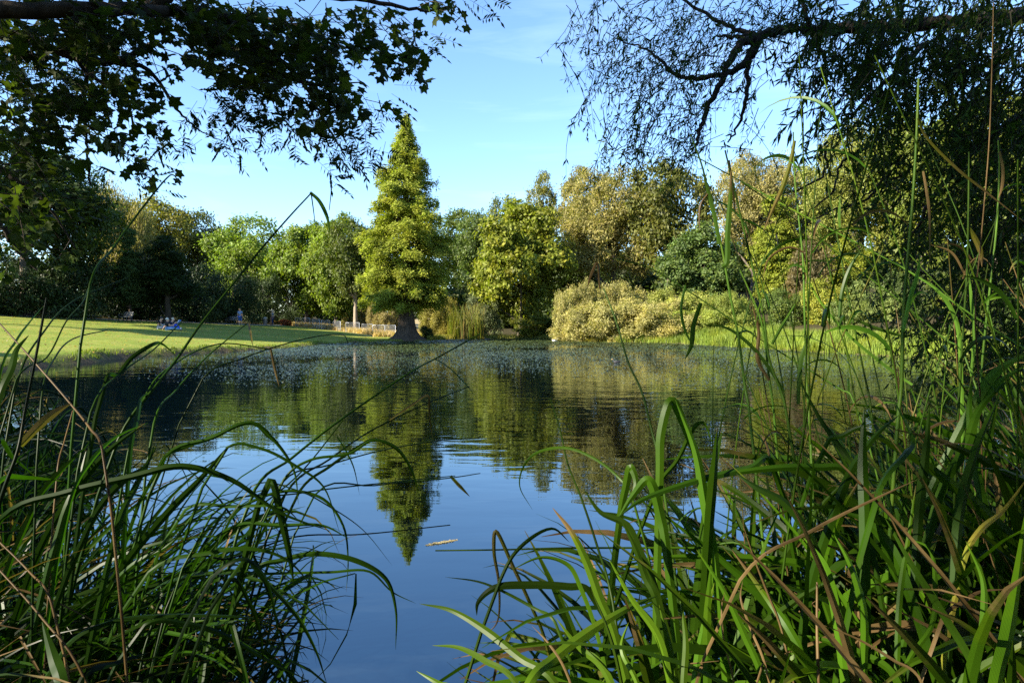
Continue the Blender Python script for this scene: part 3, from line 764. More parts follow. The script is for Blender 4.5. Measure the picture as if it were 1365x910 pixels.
for c in blobs_to_points(WL, 17):
    px = proj(c[None])[0][0]
    d = norm(np.array([-.45, -.05, -.75]) + rng.normal(size=3)*.42)
    ln = rng.uniform(.4, .8)
    Q = catmull([c-d*ln*.5, c+rng.normal(size=3)*.06, c+d*ln*.5+np.array([0, 0, -.12])], 4)
    tube(tw, Q, np.linspace(.0045, .0015, len(Q)), 3)
    for k in range(15):
        s_ = rng.uniform(.12, 1.0); f = s_*(len(Q)-1); i = min(int(f), len(Q)-2); q = Q[i]*(1-f+i) + Q[i+1]*(f-i)
        td = norm(d*.5 + rng.normal(size=3)*.55 + np.array([0, 0, -.35]))
        PA.append(q+td*.04); TA.append(td); NA.append(norm(np.cross(td, rng.normal(size=3)))); SA.append(rng.uniform(.05, .10) if px < 1060 else rng.uniform(.075, .14))
PA, NA, TA, SA = map(np.array, (PA, NA, TA, SA))
V2, F2 = quads_leaf(PA-wb, TA, NA, SA, SA*.19)
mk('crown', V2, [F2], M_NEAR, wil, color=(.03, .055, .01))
# crown above and beyond the view
C3, n3, LC3 = crown_points(57, 11, 4.6, 2.0, 40, 1.5, 14, 14, 1.2, 'oval')
C3 = C3 + wb; kk = ~in_frame(C3, 30, -30) & carve(C3, SUNNY[-3:])
C3 = C3[kk]; n3 = n3[kk]; t3 = norm(np.array([0, 0, -.8]) + rng.normal(size=C3.shape)*.5)
V2, F2 = quads_leaf(C3-wb, t3, n3, rng.uniform(.12, .2, len(C3)), rng.uniform(.03, .045, len(C3)))
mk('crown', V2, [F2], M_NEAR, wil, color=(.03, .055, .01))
lb = MB()
limbw(lb, [(8.8,7.2,2.4),(8.0,7.1,4.0)], [(1440,16,7),(1365,22,7),(1280,28,7),(1200,34,7),(1130,38,7),(1090,41,7),(1050,40,7),(1015,46,7),(1000,58,7)], [.2,.13,.1,.085,.075,.068,.062,.058,.054,.048,.03], wb)
limbw(lb, [], [(1012,48,7),(1000,75,7),(985,92,7),(955,102,7.1),(915,104,7.2),(895,95,7.2),(878,78,7.3),(850,62,7.4),(820,52,7.5)], [.055,.045,.035,.028,.024,.02,.016,.01,.005], wb)
limbw(lb, [], [(1005,50,7),(985,62,6.9),(968,92,6.9),(957,120,6.9),(942,150,6.9),(932,175,6.9),(928,205,6.9)], [.05,.04,.034,.03,.026,.02,.012], wb)
limbw(lb, [], [(1000,66,7),(997,95,7),(995,130,7),(985,165,7.1),(970,190,7.1)], [.034,.026,.022,.014,.008], wb)
limbw(lb, [], [(1004,46,7),(975,38,7.1),(940,18,7.2),(905,-4,7.3)], [.03,.022,.018,.014], wb)
limbw(lb, [], [(1000,48,7),(975,49,7),(955,48,7)], [.025,.018,.01], wb)
limbw(lb, [], [(1110,40,6.9),(1085,52,6.8),(1095,70,6.8),(1100,85,6.8),(1088,110,6.8),(1080,138,6.8)], [.05,.03,.024,.02,.016,.008], wb)
limbw(lb, [], [(1080,40,6.9),(1072,15,6.8),(1068,-8,6.8)], [.03,.022,.016], wb)
limbw(lb, [(8.7,7.4,3.0),(7.6,7.3,4.2)], [(1420,120,6.7),(1350,160,6.6),(1290,210,6.7),(1240,270,6.8),(1210,330,7)], [.12,.09,.06,.04,.03,.02,.008], wb)
limbw(lb, [(8.7,7.4,2.4),(7.6,7.5,3.0)], [(1440,260,7),(1360,300,7),(1300,360,7.2),(1250,430,7.4),(1215,490,7.6)], [.1,.07,.05,.035,.022,.008], wb)
limbw(lb, [], [(1230,60,6.8),(1190,100,6.5),(1150,140,6.2),(1110,175,6)], [.03,.022,.014,.005], wb)
limbw(lb, [], [(1330,60,6.8),(1320,140,6.6),(1335,240,6.6),(1320,330,6.8),(1335,430,6.9)], [.04,.035,.028,.02,.008], wb)
for (x0, y0) in [(1180,230),(1240,200),(1300,300),(1210,320),(1270,260),(1330,330),(1250,400),(1150,200),(1100,200),(1320,460)]:
    D0 = rng.uniform(6.2, 7.6); a = rng.uniform(0, 6.28)
    pts = [(x0, y0, D0)]
    for k in range(4):
        a += rng.normal()*.7; pts.append((pts[-1][0]+28*math.cos(a)-8, pts[-1][1]+26*abs(math.sin(a))+6, D0+rng.normal()*.1))
    limbw(lb, [], pts, [.016, .012, .009, .004], wb)
for lc in LC3[::3]:
    c = lc + wb
    Q = catmull([wb+np.array([0, 0, np.clip(c[2]-2, 1.6, 7)]), (wb+c)/2+np.array([0, 0, c[2]*.35]), c], 5)
    if in_frame(Q, 40, -40).any(): continue
    tube(lb, Q-wb, np.linspace(.1, .015, len(Q)), 6)
lb.build('branch', M_BARKDARK, wil, True)
tw.v = [v-wb for v in tw.v]; tw.build('twig_foliage', M_TWIG, wil)
mb = MB(); Q = catmull([(0,0,-.3),(0,0,.4),(-.1,0,2.4),(-.3,.1,5),(-.2,.2,8)], 6)
tube(mb, Q, .36*(1-.75*np.clip(Q[:, 2]/8, 0, 1)) + .25*np.exp(-np.clip(Q[:, 2], 0, 9)*2), 12)
mb.build('trunk', M_BARKDARK, wil, True)


# ------------------------------------------------------------------ sedge and reeds by the camera
def ribbon(mb, P, w, side=None, fold=.35, dry=None, k=6, roll=0.0):
    "a blade: folded strip along P with width w(t); u runs across, dry along"
    P = np.asarray(P, float); n = len(P); T = norm(np.gradient(P, axis=0))
    if side is None: side = np.cross(T, norm(P-CP))
    side = norm(side - T*np.sum(side*T, 1, keepdims=True)); nn = np.cross(side, T)
    if roll is not None:
        rr = np.broadcast_to(np.asarray(roll, float), (n,))[:, None]
        side, nn = side*np.cos(rr)+nn*np.sin(rr), nn*np.cos(rr)-side*np.sin(rr)
    k = 6
    u = np.array([-1, -.5, -1e-4, 1e-4, .5, 1])
    V = P[:, None] + side[:, None]*(u[None, :, None]*.5*w[:, None, None]) + nn[:, None]*(np.abs(u)[None, :, None]*fold*.5*w[:, None, None])
    i = np.arange(n-1)[:, None]*k; j = np.array([[0, 1, 3, 4]])
    F_ = np.stack([i+j, i+j+1, i+k+j+1, i+k+j], -1).reshape(-1, 4)
    dry = np.zeros(n) if dry is None else dry
    mb.add(V.reshape(-1, 3), F_, u=np.tile(u, n), dry=np.repeat(dry, k), rnd=rng.random())

def taper(n, w, base=.75, tip=.04, broken=False):
    t = np.linspace(0, 1, n)
    s = base + (1-base)*np.sin(np.clip(t/.55, 0, 1)*math.pi/2)
    e = np.ones(n) if broken else np.clip((1-t)/.42, 0, 1)**.7
    return w*np.maximum(s*e, tip)

REG = {'F': (1, 0, 0), 'R1': (500/1365, 0, 0), 'R2': (500/1365, 0, 330), 'R6': (600/1365, 0, 560), 'R7': (500/1167, 500, 520), 'R8': (465/1032, 900, 500),
       'R5': (500/1338, 865, 180), 'RL': (260/910, 0, 440), 'RC': (340/1365, 300, 440), 'RB': (400/1365, 700, 700), 'RR': (285/589, 1080, 120)}

class Tuft: pass
TUFTS = []
def tuft(x, y, label, color, group=None):
    t = Tuft(); t.x, t.y, t.z = x, y, gz(x, y); t.fol = MB(); t.dryb = MB()
    t.e = empty('sedge_plant', (x, y, t.z), 0, label, 'sedge', group); t.o = np.array([x, y, t.z]); t.color = color
    t.heroes = 0
    TUFTS.append(t); return t

def hero(t, reg, w, D0, D1, kind, pts, root=True, label=None, drytip=0.0):
    """one traced blade or stem of plant t. kind: g fresh blade, b dead blade, y yellowing blade coloured as sunlit, s stem, k dead stem.
    The first point is the lower end; the blade goes on from there down to the plant's root."""
    s, ox, oy = REG[reg]
    Q = [tuple(float(v) for v in q.split(',')) for q in pts.split()]
    n = len(Q)
    P = [at(ox+qx*s, oy+qy*s, D0+(D1-D0)*i/max(1, n-1)) for i, (qx, qy) in enumerate(Q)]
    if root:
        h = max(.05, P[0][2]-t.z+.03)
        d0 = norm(P[0]-P[1]); d0[2] = min(d0[2], -.25); d0 = norm(d0*.6+np.array([0, 0, -.55]))
        q = d0[:2]/-d0[2]*h; lq = np.hypot(*q)
        if lq > .3: q = q*.3/lq
        r = np.array([P[0][0]+q[0], P[0][1]+q[1], t.z-.03])
        P = [r] + P if h > .12 else P
    P = catmull(P, 6)
    m_ = len(P); wm = w*s/F*(D0+D1)/2*(.6 if kind == 'b' and w > 12 else 1)*(1.4 if reg == 'RC' and kind == 's' else 1)
    tt = np.linspace(0, 1, m_)
    mb = MB()
    if kind in 'sk':
        tube(mb, P, np.linspace(wm*.5, wm*.28, m_), 5, dry=np.full(m_, .95 if kind == 'k' else .12)+.15*tt, u=0, rnd=rng.random())
    else:
        dry = {'g': rng.uniform(.0, .2)+.5*np.clip(tt-.88, 0, 1)/.12*rng.random(), 'b': .95+.0*tt, 'y': .34+.3*tt}[kind] + drytip*np.clip((tt-.55)/.45, 0, 1)
        ribbon(mb, P, taper(m_, wm), None, rng.uniform(.2, .6), dry, 5, rng.normal()*.35)
    mb.v = [v-t.o for v in mb.v]
    o = mb.build({'s': 'stem', 'k': 'dead_stem', 'b': 'dead_blade'}.get(kind, 'blade'), M_BLADE, t.e, True, color=t.color if kind != 'y' else (.10, .13, .02))  # y blades: lighter yellow-green puts sunlight into the colour
    if label: o['label'] = label
    return o

def rand_blades(t, n, Lr, wr, spread, allow, az=None, bend=(1.2, 2.4), dryp=.12, lean=(.05, .6), spreadr=.16, tries=6):
    "fresh blades of one plant: rise from the root, arch over and hang; kept where the photograph has the clump"
    made = 0
    for _ in range(n*tries):
        if made >= n: break
        Lb = rng.uniform(*Lr); w = rng.uniform(*wr)
        a = rng.uniform(0, 6.283) if az is None else az[0]+rng.normal()*az[1]
        th0 = rng.uniform(*lean); bd = rng.uniform(*bend); m_ = 15
        s = np.linspace(0, 1, m_)
        th = th0 + bd*s**2.1
        if rng.random() < .16:
            kk = rng.uniform(.45, .85); th = th + np.where(s > kk, rng.uniform(.6, 1.5), 0)
        aa = a + rng.normal()*.25*s
        d = np.stack([np.sin(th)*np.cos(aa), np.sin(th)*np.sin(aa), np.cos(th)], 1)
        r = np.array([t.x, t.y, t.z-.02]) + np.array([rng.normal(), rng.normal(), 0])*spreadr
        P = r + np.cumsum(d, 0)*Lb/m_
        if (np.linalg.norm(P-CP, axis=1) < .5).any() or (P[:, 2] < -.02).any(): continue
        px, py, z = proj(P)
        vis = (z > .1) & (px > -50) & (px < 1415) & (py < 960)
        if not vis.any(): continue
        if not allow(px[vis], py[vis]): continue
        dead = rng.random() < dryp
        dry = np.full(m_, .9) if dead else np.clip(rng.uniform(-.1, .27) + np.clip(s-rng.uniform(.6, .9), 0, 1)*rng.uniform(0, 3), 0, 1)
        h = np.cross(d, np.array([0, 0, 1.])); h[np.linalg.norm(h, axis=1) < .05] = [1, 0, 0]
        ribbon(t.dryb if dead else t.fol, P-t.o, taper(m_, w*(.6 if dead else 1), .7), h, rng.uniform(.25, .7), dry, 5, rng.normal()*.5+rng.normal()*.8*s)
        made += 1

def allow_right(px, py):
    lim = np.interp(py, [470, 530, 600, 640, 720, 800, 900, 960], [1150, 960, 850, 770, 660, 610, 575, 560])
    topl = np.interp(px, [560, 640, 760, 860, 1000, 1150, 1250, 1365], [760, 690, 600, 540, 545, 500, 470, 455])
    return (px > lim-8).all() and (py > topl).all()
def allow_left(px, py):
    lim = np.interp(py, [480, 560, 620, 700, 760, 830, 910], [120, 300, 440, 500, 520, 500, 450])
    topl = np.interp(px, [0, 60, 150, 240, 330, 420, 520], [500, 525, 575, 575, 565, 590, 680])
    return (px < lim+rng.uniform(-70, 12)).all() and (py > topl-8).all()
def allow_back(px, py):
    topl = np.interp(px, [-60, 0, 90, 170, 260], [470, 485, 520, 560, 590])
    return (py > topl).all() and (px < 255).all()

GR = (.026, .064, .0025); GD = (.014, .038, .0015)
tA = tuft(.36, 1.22, 'bright sedge clump leaning over the open water, sunlit blades and a bent pale one', (.023, .052, .0025))
tB = tuft(.80, 1.12, 'thick upright sedge clump in the middle of the near bank, brown dead stalks in it', GR)
tC = tuft(1.22, 1.25, 'dark tall sedge clump under the willow with the broadest blades', GD)
tD = tuft(.62, .82, 'sedge clump closest to the viewer at the water side, wide striped blades', (.040, .078, .004))
tE = tuft(1.05, .86, 'low sedge clump beside the brown broken stalk, blades partly dry', GR)
tF = tuft(1.75, 1.9, 'dark sedge clump at the edge of the view below the hanging willow', GD)
tG = tuft(1.15, 2.05, 'sedge clump farther out where the pond shows between its blades', GD)
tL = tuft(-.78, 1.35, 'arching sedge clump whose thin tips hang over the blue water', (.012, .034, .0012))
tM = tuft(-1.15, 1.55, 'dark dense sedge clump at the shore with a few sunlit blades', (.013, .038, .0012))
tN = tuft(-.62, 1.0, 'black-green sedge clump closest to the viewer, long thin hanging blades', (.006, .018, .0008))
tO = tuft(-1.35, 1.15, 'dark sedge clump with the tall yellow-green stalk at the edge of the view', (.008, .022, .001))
tP = tuft(-2.1, 2.6, 'shade-toned sedge clump behind the arching one along the curved shore', (.006, .018, .0015))  # this and the next two hold the shore's shade in their near-black tint
tQ = tuft(-3.0, 3.7, 'shade-toned sedge clump farther along the curved shore', (.006, .018, .0015))
tR = tuft(-4.4, 5.3, 'farthest shade-toned sedge clump before the dark still water', (.006, .018, .0015))
rand_blades(tA, 190, (.55, 1.15), (.014, .028), 0, allow_right, None, (.5, 1.9), .07)
rand_blades(tB, 330, (.7, 1.35), (.015, .03), 0, allow_right, None, (.3, 1.8), .06)
rand_blades(tC, 330, (.8, 1.45), (.016, .032), 0, allow_right, None, (.3, 1.7), .05)
rand_blades(tD, 170, (.4, .85), (.014, .028), 0, allow_right, None, (.4, 1.6), .08)
rand_blades(tE, 240, (.4, .9), (.014, .028), 0, allow_right, None, (.3, 1.5), .1)
rand_blades(tF, 170, (.9, 1.5), (.015, .028), 0, allow_right, None, (.2, 1.3), .10)
rand_blades(tG, 200, (.6, 1.15), (.014, .026), 0, allow_right, None, (.3, 1.6), .08)
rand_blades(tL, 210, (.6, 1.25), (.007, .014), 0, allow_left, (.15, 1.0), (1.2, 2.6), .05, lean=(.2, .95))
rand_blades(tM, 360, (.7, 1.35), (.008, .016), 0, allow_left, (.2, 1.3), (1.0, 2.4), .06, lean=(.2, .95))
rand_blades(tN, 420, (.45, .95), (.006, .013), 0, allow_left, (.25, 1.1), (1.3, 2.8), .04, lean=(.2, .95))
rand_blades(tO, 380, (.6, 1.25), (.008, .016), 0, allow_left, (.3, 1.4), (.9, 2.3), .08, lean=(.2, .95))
rand_blades(tP, 130, (.8, 1.5), (.010, .018), 0, allow_back, None, (.8, 2.2), .06, spreadr=.3)
rand_blades(tQ, 120, (.9, 1.6), (.012, .020), 0, allow_back, None, (.6, 2.0), .06, spreadr=.4)
rand_blades(tR, 120, (.9, 1.7), (.014, .022), 0, allow_back, None, (.6, 2.0), .06, spreadr=.5)
for t in TUFTS:
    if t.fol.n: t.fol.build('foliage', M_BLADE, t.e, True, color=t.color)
    if t.dryb.n: t.dryb.build('dry_foliage', M_BLADE, t.e, True, color=t.color)

H = hero
# blades over the open water side
H(tA,'R7',28,1.15,1.2,'g','885,270 890,130 922,32 962,110 1000,220 1012,280')
H(tB,'R7',38,1.25,1.25,'g','1005,600 1030,400 1050,250 1080,125')
H(tA,'R7',15,1.2,1.2,'g','880,300 940,220 1000,108 1022,102 1050,165')
H(tC,'R7',22,1.15,1.0,'g','1230,215 1167,240 1000,280 830,340 755,395')
H(tA,'R7',25,1.2,1.15,'g','762,390 780,300 795,240 812,290 770,390')
H(tD,'R7',28,.95,1.0,'g','745,760 700,650 660,540 610,440 552,365', drytip=.7)
H(tD,'R7',30,.8,1.0,'g','470,930 560,830 680,740 800,670 880,638', label='sunlit pale blade bent across the clump')
H(tD,'R7',24,.95,1.1,'g','560,910 450,830 350,750 240,685 138,663')
H(tD,'R7',18,.9,1.0,'g','440,912 340,840 260,800 178,793')
H(tD,'R7',20,.85,.9,'g','240,940 200,912 128,872')
H(tA,'R7',10,1.1,1.2,'g','560,720 500,680 340,600 218,580')
H(tA,'R7',24,1.15,1.15,'g','665,622 600,610 480,605 370,615 320,660 316,700')
H(tA,'R7',12,1.2,1.2,'y','530,780 490,680 430,550 375,438 370,500 385,600 380,720 345,760')
H(tA,'R7',12,1.15,1.2,'g','390,590 450,490 550,430 605,472')
H(tB,'R7',30,1.1,1.15,'g','905,480 890,400 850,278 800,330 750,410')
H(tA,'R7',26,1.05,1.1,'g','870,620 820,500 780,420 700,380 650,308')
H(tA,'R7',9,1.1,1.5,'s','740,660 690,480 640,330 600,230 575,120 545,25')
H(tA,'R7',9,1.2,1.4,'g','800,330 760,272 680,210 590,178 500,195 460,240 450,300 490,372')
H(tB,'R7',9,1.15,1.3,'s','1167,492 1000,490 600,490 400,495 188,498', label='long straight yellowish stem lying across the clump')
H(tA,'R7',18,1.0,1.0,'g','700,800 640,620 600,545 520,520 420,560')
H(tD,'RB',36,.85,.9,'g','690,730 650,520 610,360')
H(tD,'RB',34,.85,.9,'g','660,730 600,500 480,330 380,150')
H(tB,'RB',42,.95,1.0,'g','770,740 800,520 860,260', drytip=.2)
H(tB,'RB',40,.95,1.0,'g','830,720 830,400 850,150')
H(tE,'RB',34,.9,1.0,'g','1090,717 1000,500 900,290 780,110')
H(tE,'RB',36,.9,1.0,'g','1330,740 1200,470 1100,330 940,110', drytip=.5)
H(tD,'RB',30,.8,.85,'g','720,730 730,520 700,300')
H(tD,'RB',36,.85,.9,'g','400,740 330,620 250,560 140,420')
H(tA,'RB',34,1.0,1.05,'g','590,320 550,240 500,100 440,-20')
H(tD,'RB',24,.8,.85,'g','520,740 440,560 470,440')
H(tE,'RB',22,.9,.9,'b','1170,480 1110,320 1040,140 980,-40', label='dead brown blade standing among the green')
H(tE,'RB',18,.85,.9,'b','1090,630 1030,480 980,330 990,250')
H(tE,'RB',14,.85,.9,'b','950,717 900,500 895,360 910,300')
H(tD,'RB',18,.82,.85,'g','440,717 380,480 300,290')
H(tD,'RB',18,.8,.85,'b','200,700 110,540 30,455')
H(tE,'RB',14,.85,.9,'b','1080,630 1150,650 1280,695', label='brown dead stalk lying low across the blades')
# upright clump
H(tE,'R8',17,.85,.95,'b','190,605 400,460 600,360 716,308', label='broken brown stalk leaning across the clump')
H(tC,'R8',27,1.0,1.15,'g','380,725 410,580 460,430 520,280 600,170 662,118')
H(tC,'R8',18,1.15,1.25,'g','535,290 500,230 430,130 368,15')
H(tC,'R8',14,1.2,1.15,'g','455,190 490,180 540,155 592,143')
H(tC,'R8',34,1.0,1.05,'g','665,570 620,490 560,430 495,403')
H(tC,'R8',26,1.1,1.2,'g','720,430 730,330 745,200 752,88')
H(tE,'R8',15,.9,.95,'g','680,865 760,740 770,620 750,510 688,483')
H(tE,'R8',16,.9,1.0,'g','655,905 665,650 690,480 712,325')
H(tE,'R8',48,.75,.85,'g','950,930 985,780 1012,620 1040,390')
H(tE,'R8',15,.85,.85,'b','720,892 650,845 540,780 424,733', label='brown dead stalk bent flat at the bottom of the clump')
H(tE,'R8',12,.85,.9,'k','424,905 420,760 420,612')
H(tE,'R8',20,.85,.9,'g','895,860 915,700 910,600 860,490')
H(tC,'R8',22,1.1,1.1,'g','520,290 420,272 200,285 -5,335')
H(tB,'R8',30,1.05,1.1,'g','120,560 90,380 60,220 0,70')
H(tB,'R8',36,1.05,1.1,'g','100,480 115,300 125,155')
H(tC,'R8',30,1.0,1.05,'g','560,420 555,250 560,95')
H(tC,'R8',30,1.05,1.15,'g','830,560 850,380 900,200 960,60')
H(tF,'R8',24,1.2,1.3,'g','940,500 900,330 870,120 880,0')
H(tF,'R8',26,1.2,1.3,'g','780,360 860,210 900,100 1000,0')
H(tC,'R8',26,1.0,1.05,'g','430,540 330,380 240,330 180,290')
H(tE,'R8',24,.9,.95,'g','640,880 560,830 460,790 360,765')
H(tE,'R8',22,.85,.95,'g','900,900 800,720 700,560 620,420')
H(tE,'R8',26,.9,1.0,'g','560,900 560,700 520,560 470,470')
H(tE,'R8',28,.9,1.0,'g','500,900 470,680 440,560 380,480')
H(tC,'R8',20,1.0,1.1,'g','600,340 680,230 700,190 640,60')
H(tF,'R8',16,1.0,1.1,'y','850,560 900,460 970,400 1045,300')
H(tE,'R8',20,.9,.95,'b','790,720 850,670 900,640 985,632')
# arching clump
H(tM,'R6',22,1.3,1.3,'g','100,440 220,225 330,92 440,8')
H(tL,'R6',22,1.3,1.35,'g','330,520 500,290 620,165 690,80')
H(tL,'R6',13,1.35,1.4,'g','500,112 640,55 760,8 830,60 890,150 905,255')
H(tM,'R6',20,1.2,1.3,'g','0,302 200,220 400,172 550,140 700,180 850,280 1000,335')
H(tL,'R6',12,1.3,1.3,'g','560,272 700,260 860,265 905,302')
H(tL,'R6',14,1.25,1.3,'g','450,462 640,400 760,388 870,422 960,520')
H(tL,'R6',16,1.3,1.35,'g','780,450 850,425 950,404 1080,425 1170,480 1200,570 1200,695')
H(tL,'R6',8,1.3,1.35,'g','640,472 800,465 1000,460 1120,458 1190,520 1262,555')
H(tN,'R6',18,1.1,1.2,'g','200,682 330,610 480,590 700,592 800,602')
H(tN,'R6',16,1.1,1.2,'g','440,622 560,615 680,650 800,720 942,792')
H(tL,'R6',22,1.3,1.3,'g','820,180 850,280 880,420 890,492')
H(tL,'R6',15,1.25,1.3,'g','740,420 800,480 900,590 960,700 992,800')
H(tL,'R6',7,1.3,1.9,'s','560,440 700,418 900,352 1100,345 1365,317')
H(tL,'R6',6,1.3,1.9,'s','640,290 900,222 1200,186 1380,168')
H(tL,'R6',8,1.3,1.7,'s','480,560 560,490 700,330 900,170 1040,0')
H(tO,'R6',38,.95,1.0,'g','185,800 160,720 128,610')
H(tN,'R6',18,.95,1.05,'g','-20,790 110,742')
H(tN,'R6',18,1.0,1.1,'g','250,780 350,735 455,702')
H(tO,'R6',9,1.1,1.2,'k','155,550 90,460 -5,365')
H(tO,'R6',10,1.0,1.1,'k','262,795 120,590 -5,450', label='thin brown dead stalk slanting through the clump')
H(tM,'R6',18,1.25,1.3,'g','110,250 180,160 262,78', label='bright sunlit blade tip')
H(tM,'R6',20,1.25,1.3,'g','190,290 240,180 262,90')
H(tM,'R6',18,1.25,1.35,'g','280,300 380,180 440,140 470,70')
H(tL,'R6',16,1.3,1.3,'g','330,520 400,440 520,370 640,200', drytip=.1)
H(tM,'R6',16,1.1,1.2,'g','-5,190 80,175 195,185')
H(tM,'R6',14,1.1,1.2,'g','-5,60 40,110 105,168')
H(tL,'R6',9,1.35,1.4,'g','860,180 940,120 1060,100 1130,60 1200,80 1250,150 1272,235')
H(tL,'R6',10,1.35,1.4,'g','700,300 780,240 880,215 980,240 1040,320 1055,420 1050,520')
H(tL,'R6',9,1.3,1.35,'g','690,82 790,85 900,140 980,200 1030,340')
H(tL,'R6',8,1.3,1.35,'g','760,200 900,210 1000,260 1100,330 1190,440')
H(tN,'R6',12,1.1,1.15,'g','700,480 760,560 790,650 800,760')
H(tN,'R6',14,1.1,1.15,'g','640,480 740,420 800,470 830,560 850,700')
H(tL,'R6',13,1.3,1.3,'g','600,420 720,320 850,320 980,320 1060,360')
# stems and thin leaves that cross the pond view from the arching clump
H(tO,'R2',15,1.0,1.1,'s','-10,960 65,737 90,600 130,400 170,183', label='tall upright yellow-green stalk with a brown broken top')
H(tO,'R2',30,1.05,1.1,'y','72,720 150,640 200,600 258,566', root=False, label='yellowed leaf of the tall stalk, pale dry base')
H(tO,'R2',10,1.1,1.3,'k','372,735 330,660 250,560 120,410 -5,272')
H(tM,'R2',11,1.5,2.1,'s','430,700 570,500 640,410 730,280 850,130 955,0 1060,-120 1130,-195', label='long dark grass stalk rising over the lawn')
H(tM,'R1',14,2.1,2.1,'g','1128,700 1160,730 1190,790 1200,850', root=False)
H(tM,'R1',5,2.1,2.15,'s','1132,702 1140,760 1145,800', root=False)
H(tM,'R1',5,2.1,2.15,'s','1200,630 1205,690 1198,765', root=False)
H(tM,'R2',9,1.5,2.0,'s','560,640 640,520 750,400 900,275')
H(tL,'R2',8,1.6,2.0,'s','520,560 640,420 800,350 985,370')
H(tM,'R2',9,1.4,1.9,'s','330,600 450,450 560,370 660,270')
H(tM,'R2',16,1.5,1.7,'g','390,470 430,460 480,400 560,350 590,350 640,392')
H(tL,'R2',10,1.8,1.8,'b','985,370 1000,440 1016,505', root=False)
H(tL,'R2',14,1.4,1.5,'g','600,760 640,737 740,700 915,638 980,690 1032,737')
H(tO,'R2',8,1.3,1.8,'s','150,560 200,400 270,330 390,300')
H(tO,'R2',7,1.3,1.7,'s','60,480 170,400 240,270 300,200 320,150')
H(tO,'R2',10,1.2,1.5,'g','0,470 60,340 110,270 160,210')
H(tO,'R2',26,1.1,1.2,'g','-10,560 40,440 60,370 105,318')
H(tM,'R2',8,1.6,2.0,'b','905,275 912,310 920,360', root=False)
H(tM,'RL',22,1.4,1.6,'g','610,560 640,420 660,320 705,285', drytip=-.2)
H(tM,'RL',20,1.2,1.4,'g','330,800 420,620 540,500 690,432')
H(tM,'RL',26,1.3,1.4,'g','560,880 640,720 740,520')
H(tO,'RL',10,1.3,1.4,'k','270,640 300,520 340,375')
H(tL,'RC',11,1.5,2.1,'s','160,850 350,690 550,530 760,380 1000,220 1130,150 1365,20', label='long green stem slanting high over the pond')
H(tL,'RC',10,2.0,2.1,'g','1120,150 1200,200 1290,290 1355,370', root=False)
H(tL,'RC',9,1.5,2.0,'s','320,880 560,690 760,550 1060,400 1310,300')
H(tL,'RC',18,1.5,1.8,'b','880,480 1000,400 1085,350 1092,450 1112,585', root=False)
H(tL,'RC',16,1.5,1.7,'g','400,860 560,730 720,620 800,585 920,640 1000,760 1038,890')
H(tL,'RC',7,1.5,2.0,'s','480,880 800,830 1200,790 1365,765')
H(tL,'RC',20,1.9,1.95,'y','1205,780 1250,830 1310,890', root=False)
H(tL,'RC',7,1.5,1.9,'s','300,820 560,720 850,640 1150,590 1365,575')
H(tL,'RC',8,1.5,1.7,'g','600,570 650,650 690,740 720,880', root=False)
H(tM,'RC',6,1.6,1.9,'s','-120,260 100,150 300,80 480,35 590,22 640,30 658,70')
H(tM,'F',3.2,1.5,2.2,'s','120,380 150,332 190,277 222,238 232,234 240,247', label='thin arched grass stalk against the sky')
H(tM,'F',3,1.4,1.9,'s','20,520 60,440 100,400 170,370')
# creamy flower spike on its stem over the water
sp = MB(); A0 = at(500+160*.4284, 520+482*.4284, 1.32); A1 = at(500+256*.4284, 520+465*.4284, 1.33)
tt = np.linspace(0, 1, 9); Pq = A0+(A1-A0)*tt[:, None]
tube(sp, Pq-tA.o, .0042*np.sin(np.clip(tt*.9+.08, 0, 1)*math.pi)**.6*.6, 6, dry=.9, u=0, rnd=.5)
for i in range(130):
    s_ = rng.random(); c = A0+(A1-A0)*s_+rand_unit(1)[0]*  .003*math.sin(min(1, s_*.9+.1)*math.pi)**.6
    d = norm(rng.normal(size=3)+norm(A1-A0)*.8)*.003
    sp.add(np.array([c-d, c+np.cross(d, [0, 0, 1])*.6, c+d, c-np.cross(d, [0, 0, 1])*.6])-tA.o, [[0, 1, 2, 3]], dry=.9, u=0, rnd=.5)
o = sp.build('flower_spike', plain('cream_flower', (.42, .36, .2), .8, 0, .25, 300, .1), tA.e); o['label'] = 'small cream flower spike over the open water'

# tall reeds rising in front of the far bank
REEDS = []
def reed(x, y, label, color=(.05, .105, .012)):
    t = Tuft(); t.x, t.y, t.z = x, y, gz(x, y); t.o = np.array([x, y, t.z]); t.color = color
    t.e = empty('reed', (x, y, t.z), 0, label, 'reed', 'tall reeds rising from the near bank'); return t
r = reed(.72, 1.5, 'tall reed with a brown torn joint and drooping tip below the willow limb')
H(r,'R5',11,1.5,1.55,'s','485,960 470,910 430,800 410,650 370,470 330,300 290,130 272,55')
H(r,'R5',20,1.5,1.5,'g','262,470 275,460 280,350 290,220 292,125', root=False, drytip=.7)
H(r,'R5',16,1.55,1.6,'b','292,130 284,90 300,200 310,300', root=False)
r = reed(.62, 1.55, 'slender reed beside the torn one, leaning over with a bright green leaf')
H(r,'R5',11,1.5,1.6,'s','355,960 345,910 320,720 290,570 260,400 220,230 188,105 150,0')
H(r,'R5',16,1.5,1.5,'g','250,390 235,300 215,220 190,120', root=False, drytip=.3)
H(r,'R5',9,1.5,1.5,'b','210,210 185,250 180,340', root=False)
r = reed(.92, 1.45, 'reed with a long pale leaf folding down at the sky gap')
H(r,'R5',9,1.45,1.55,'s','570,960 565,910 555,620 550,450 535,300 520,150 515,-10')
H(r,'R5',15,1.5,1.5,'y','520,20 505,100 480,180 440,270 408,345', root=False)
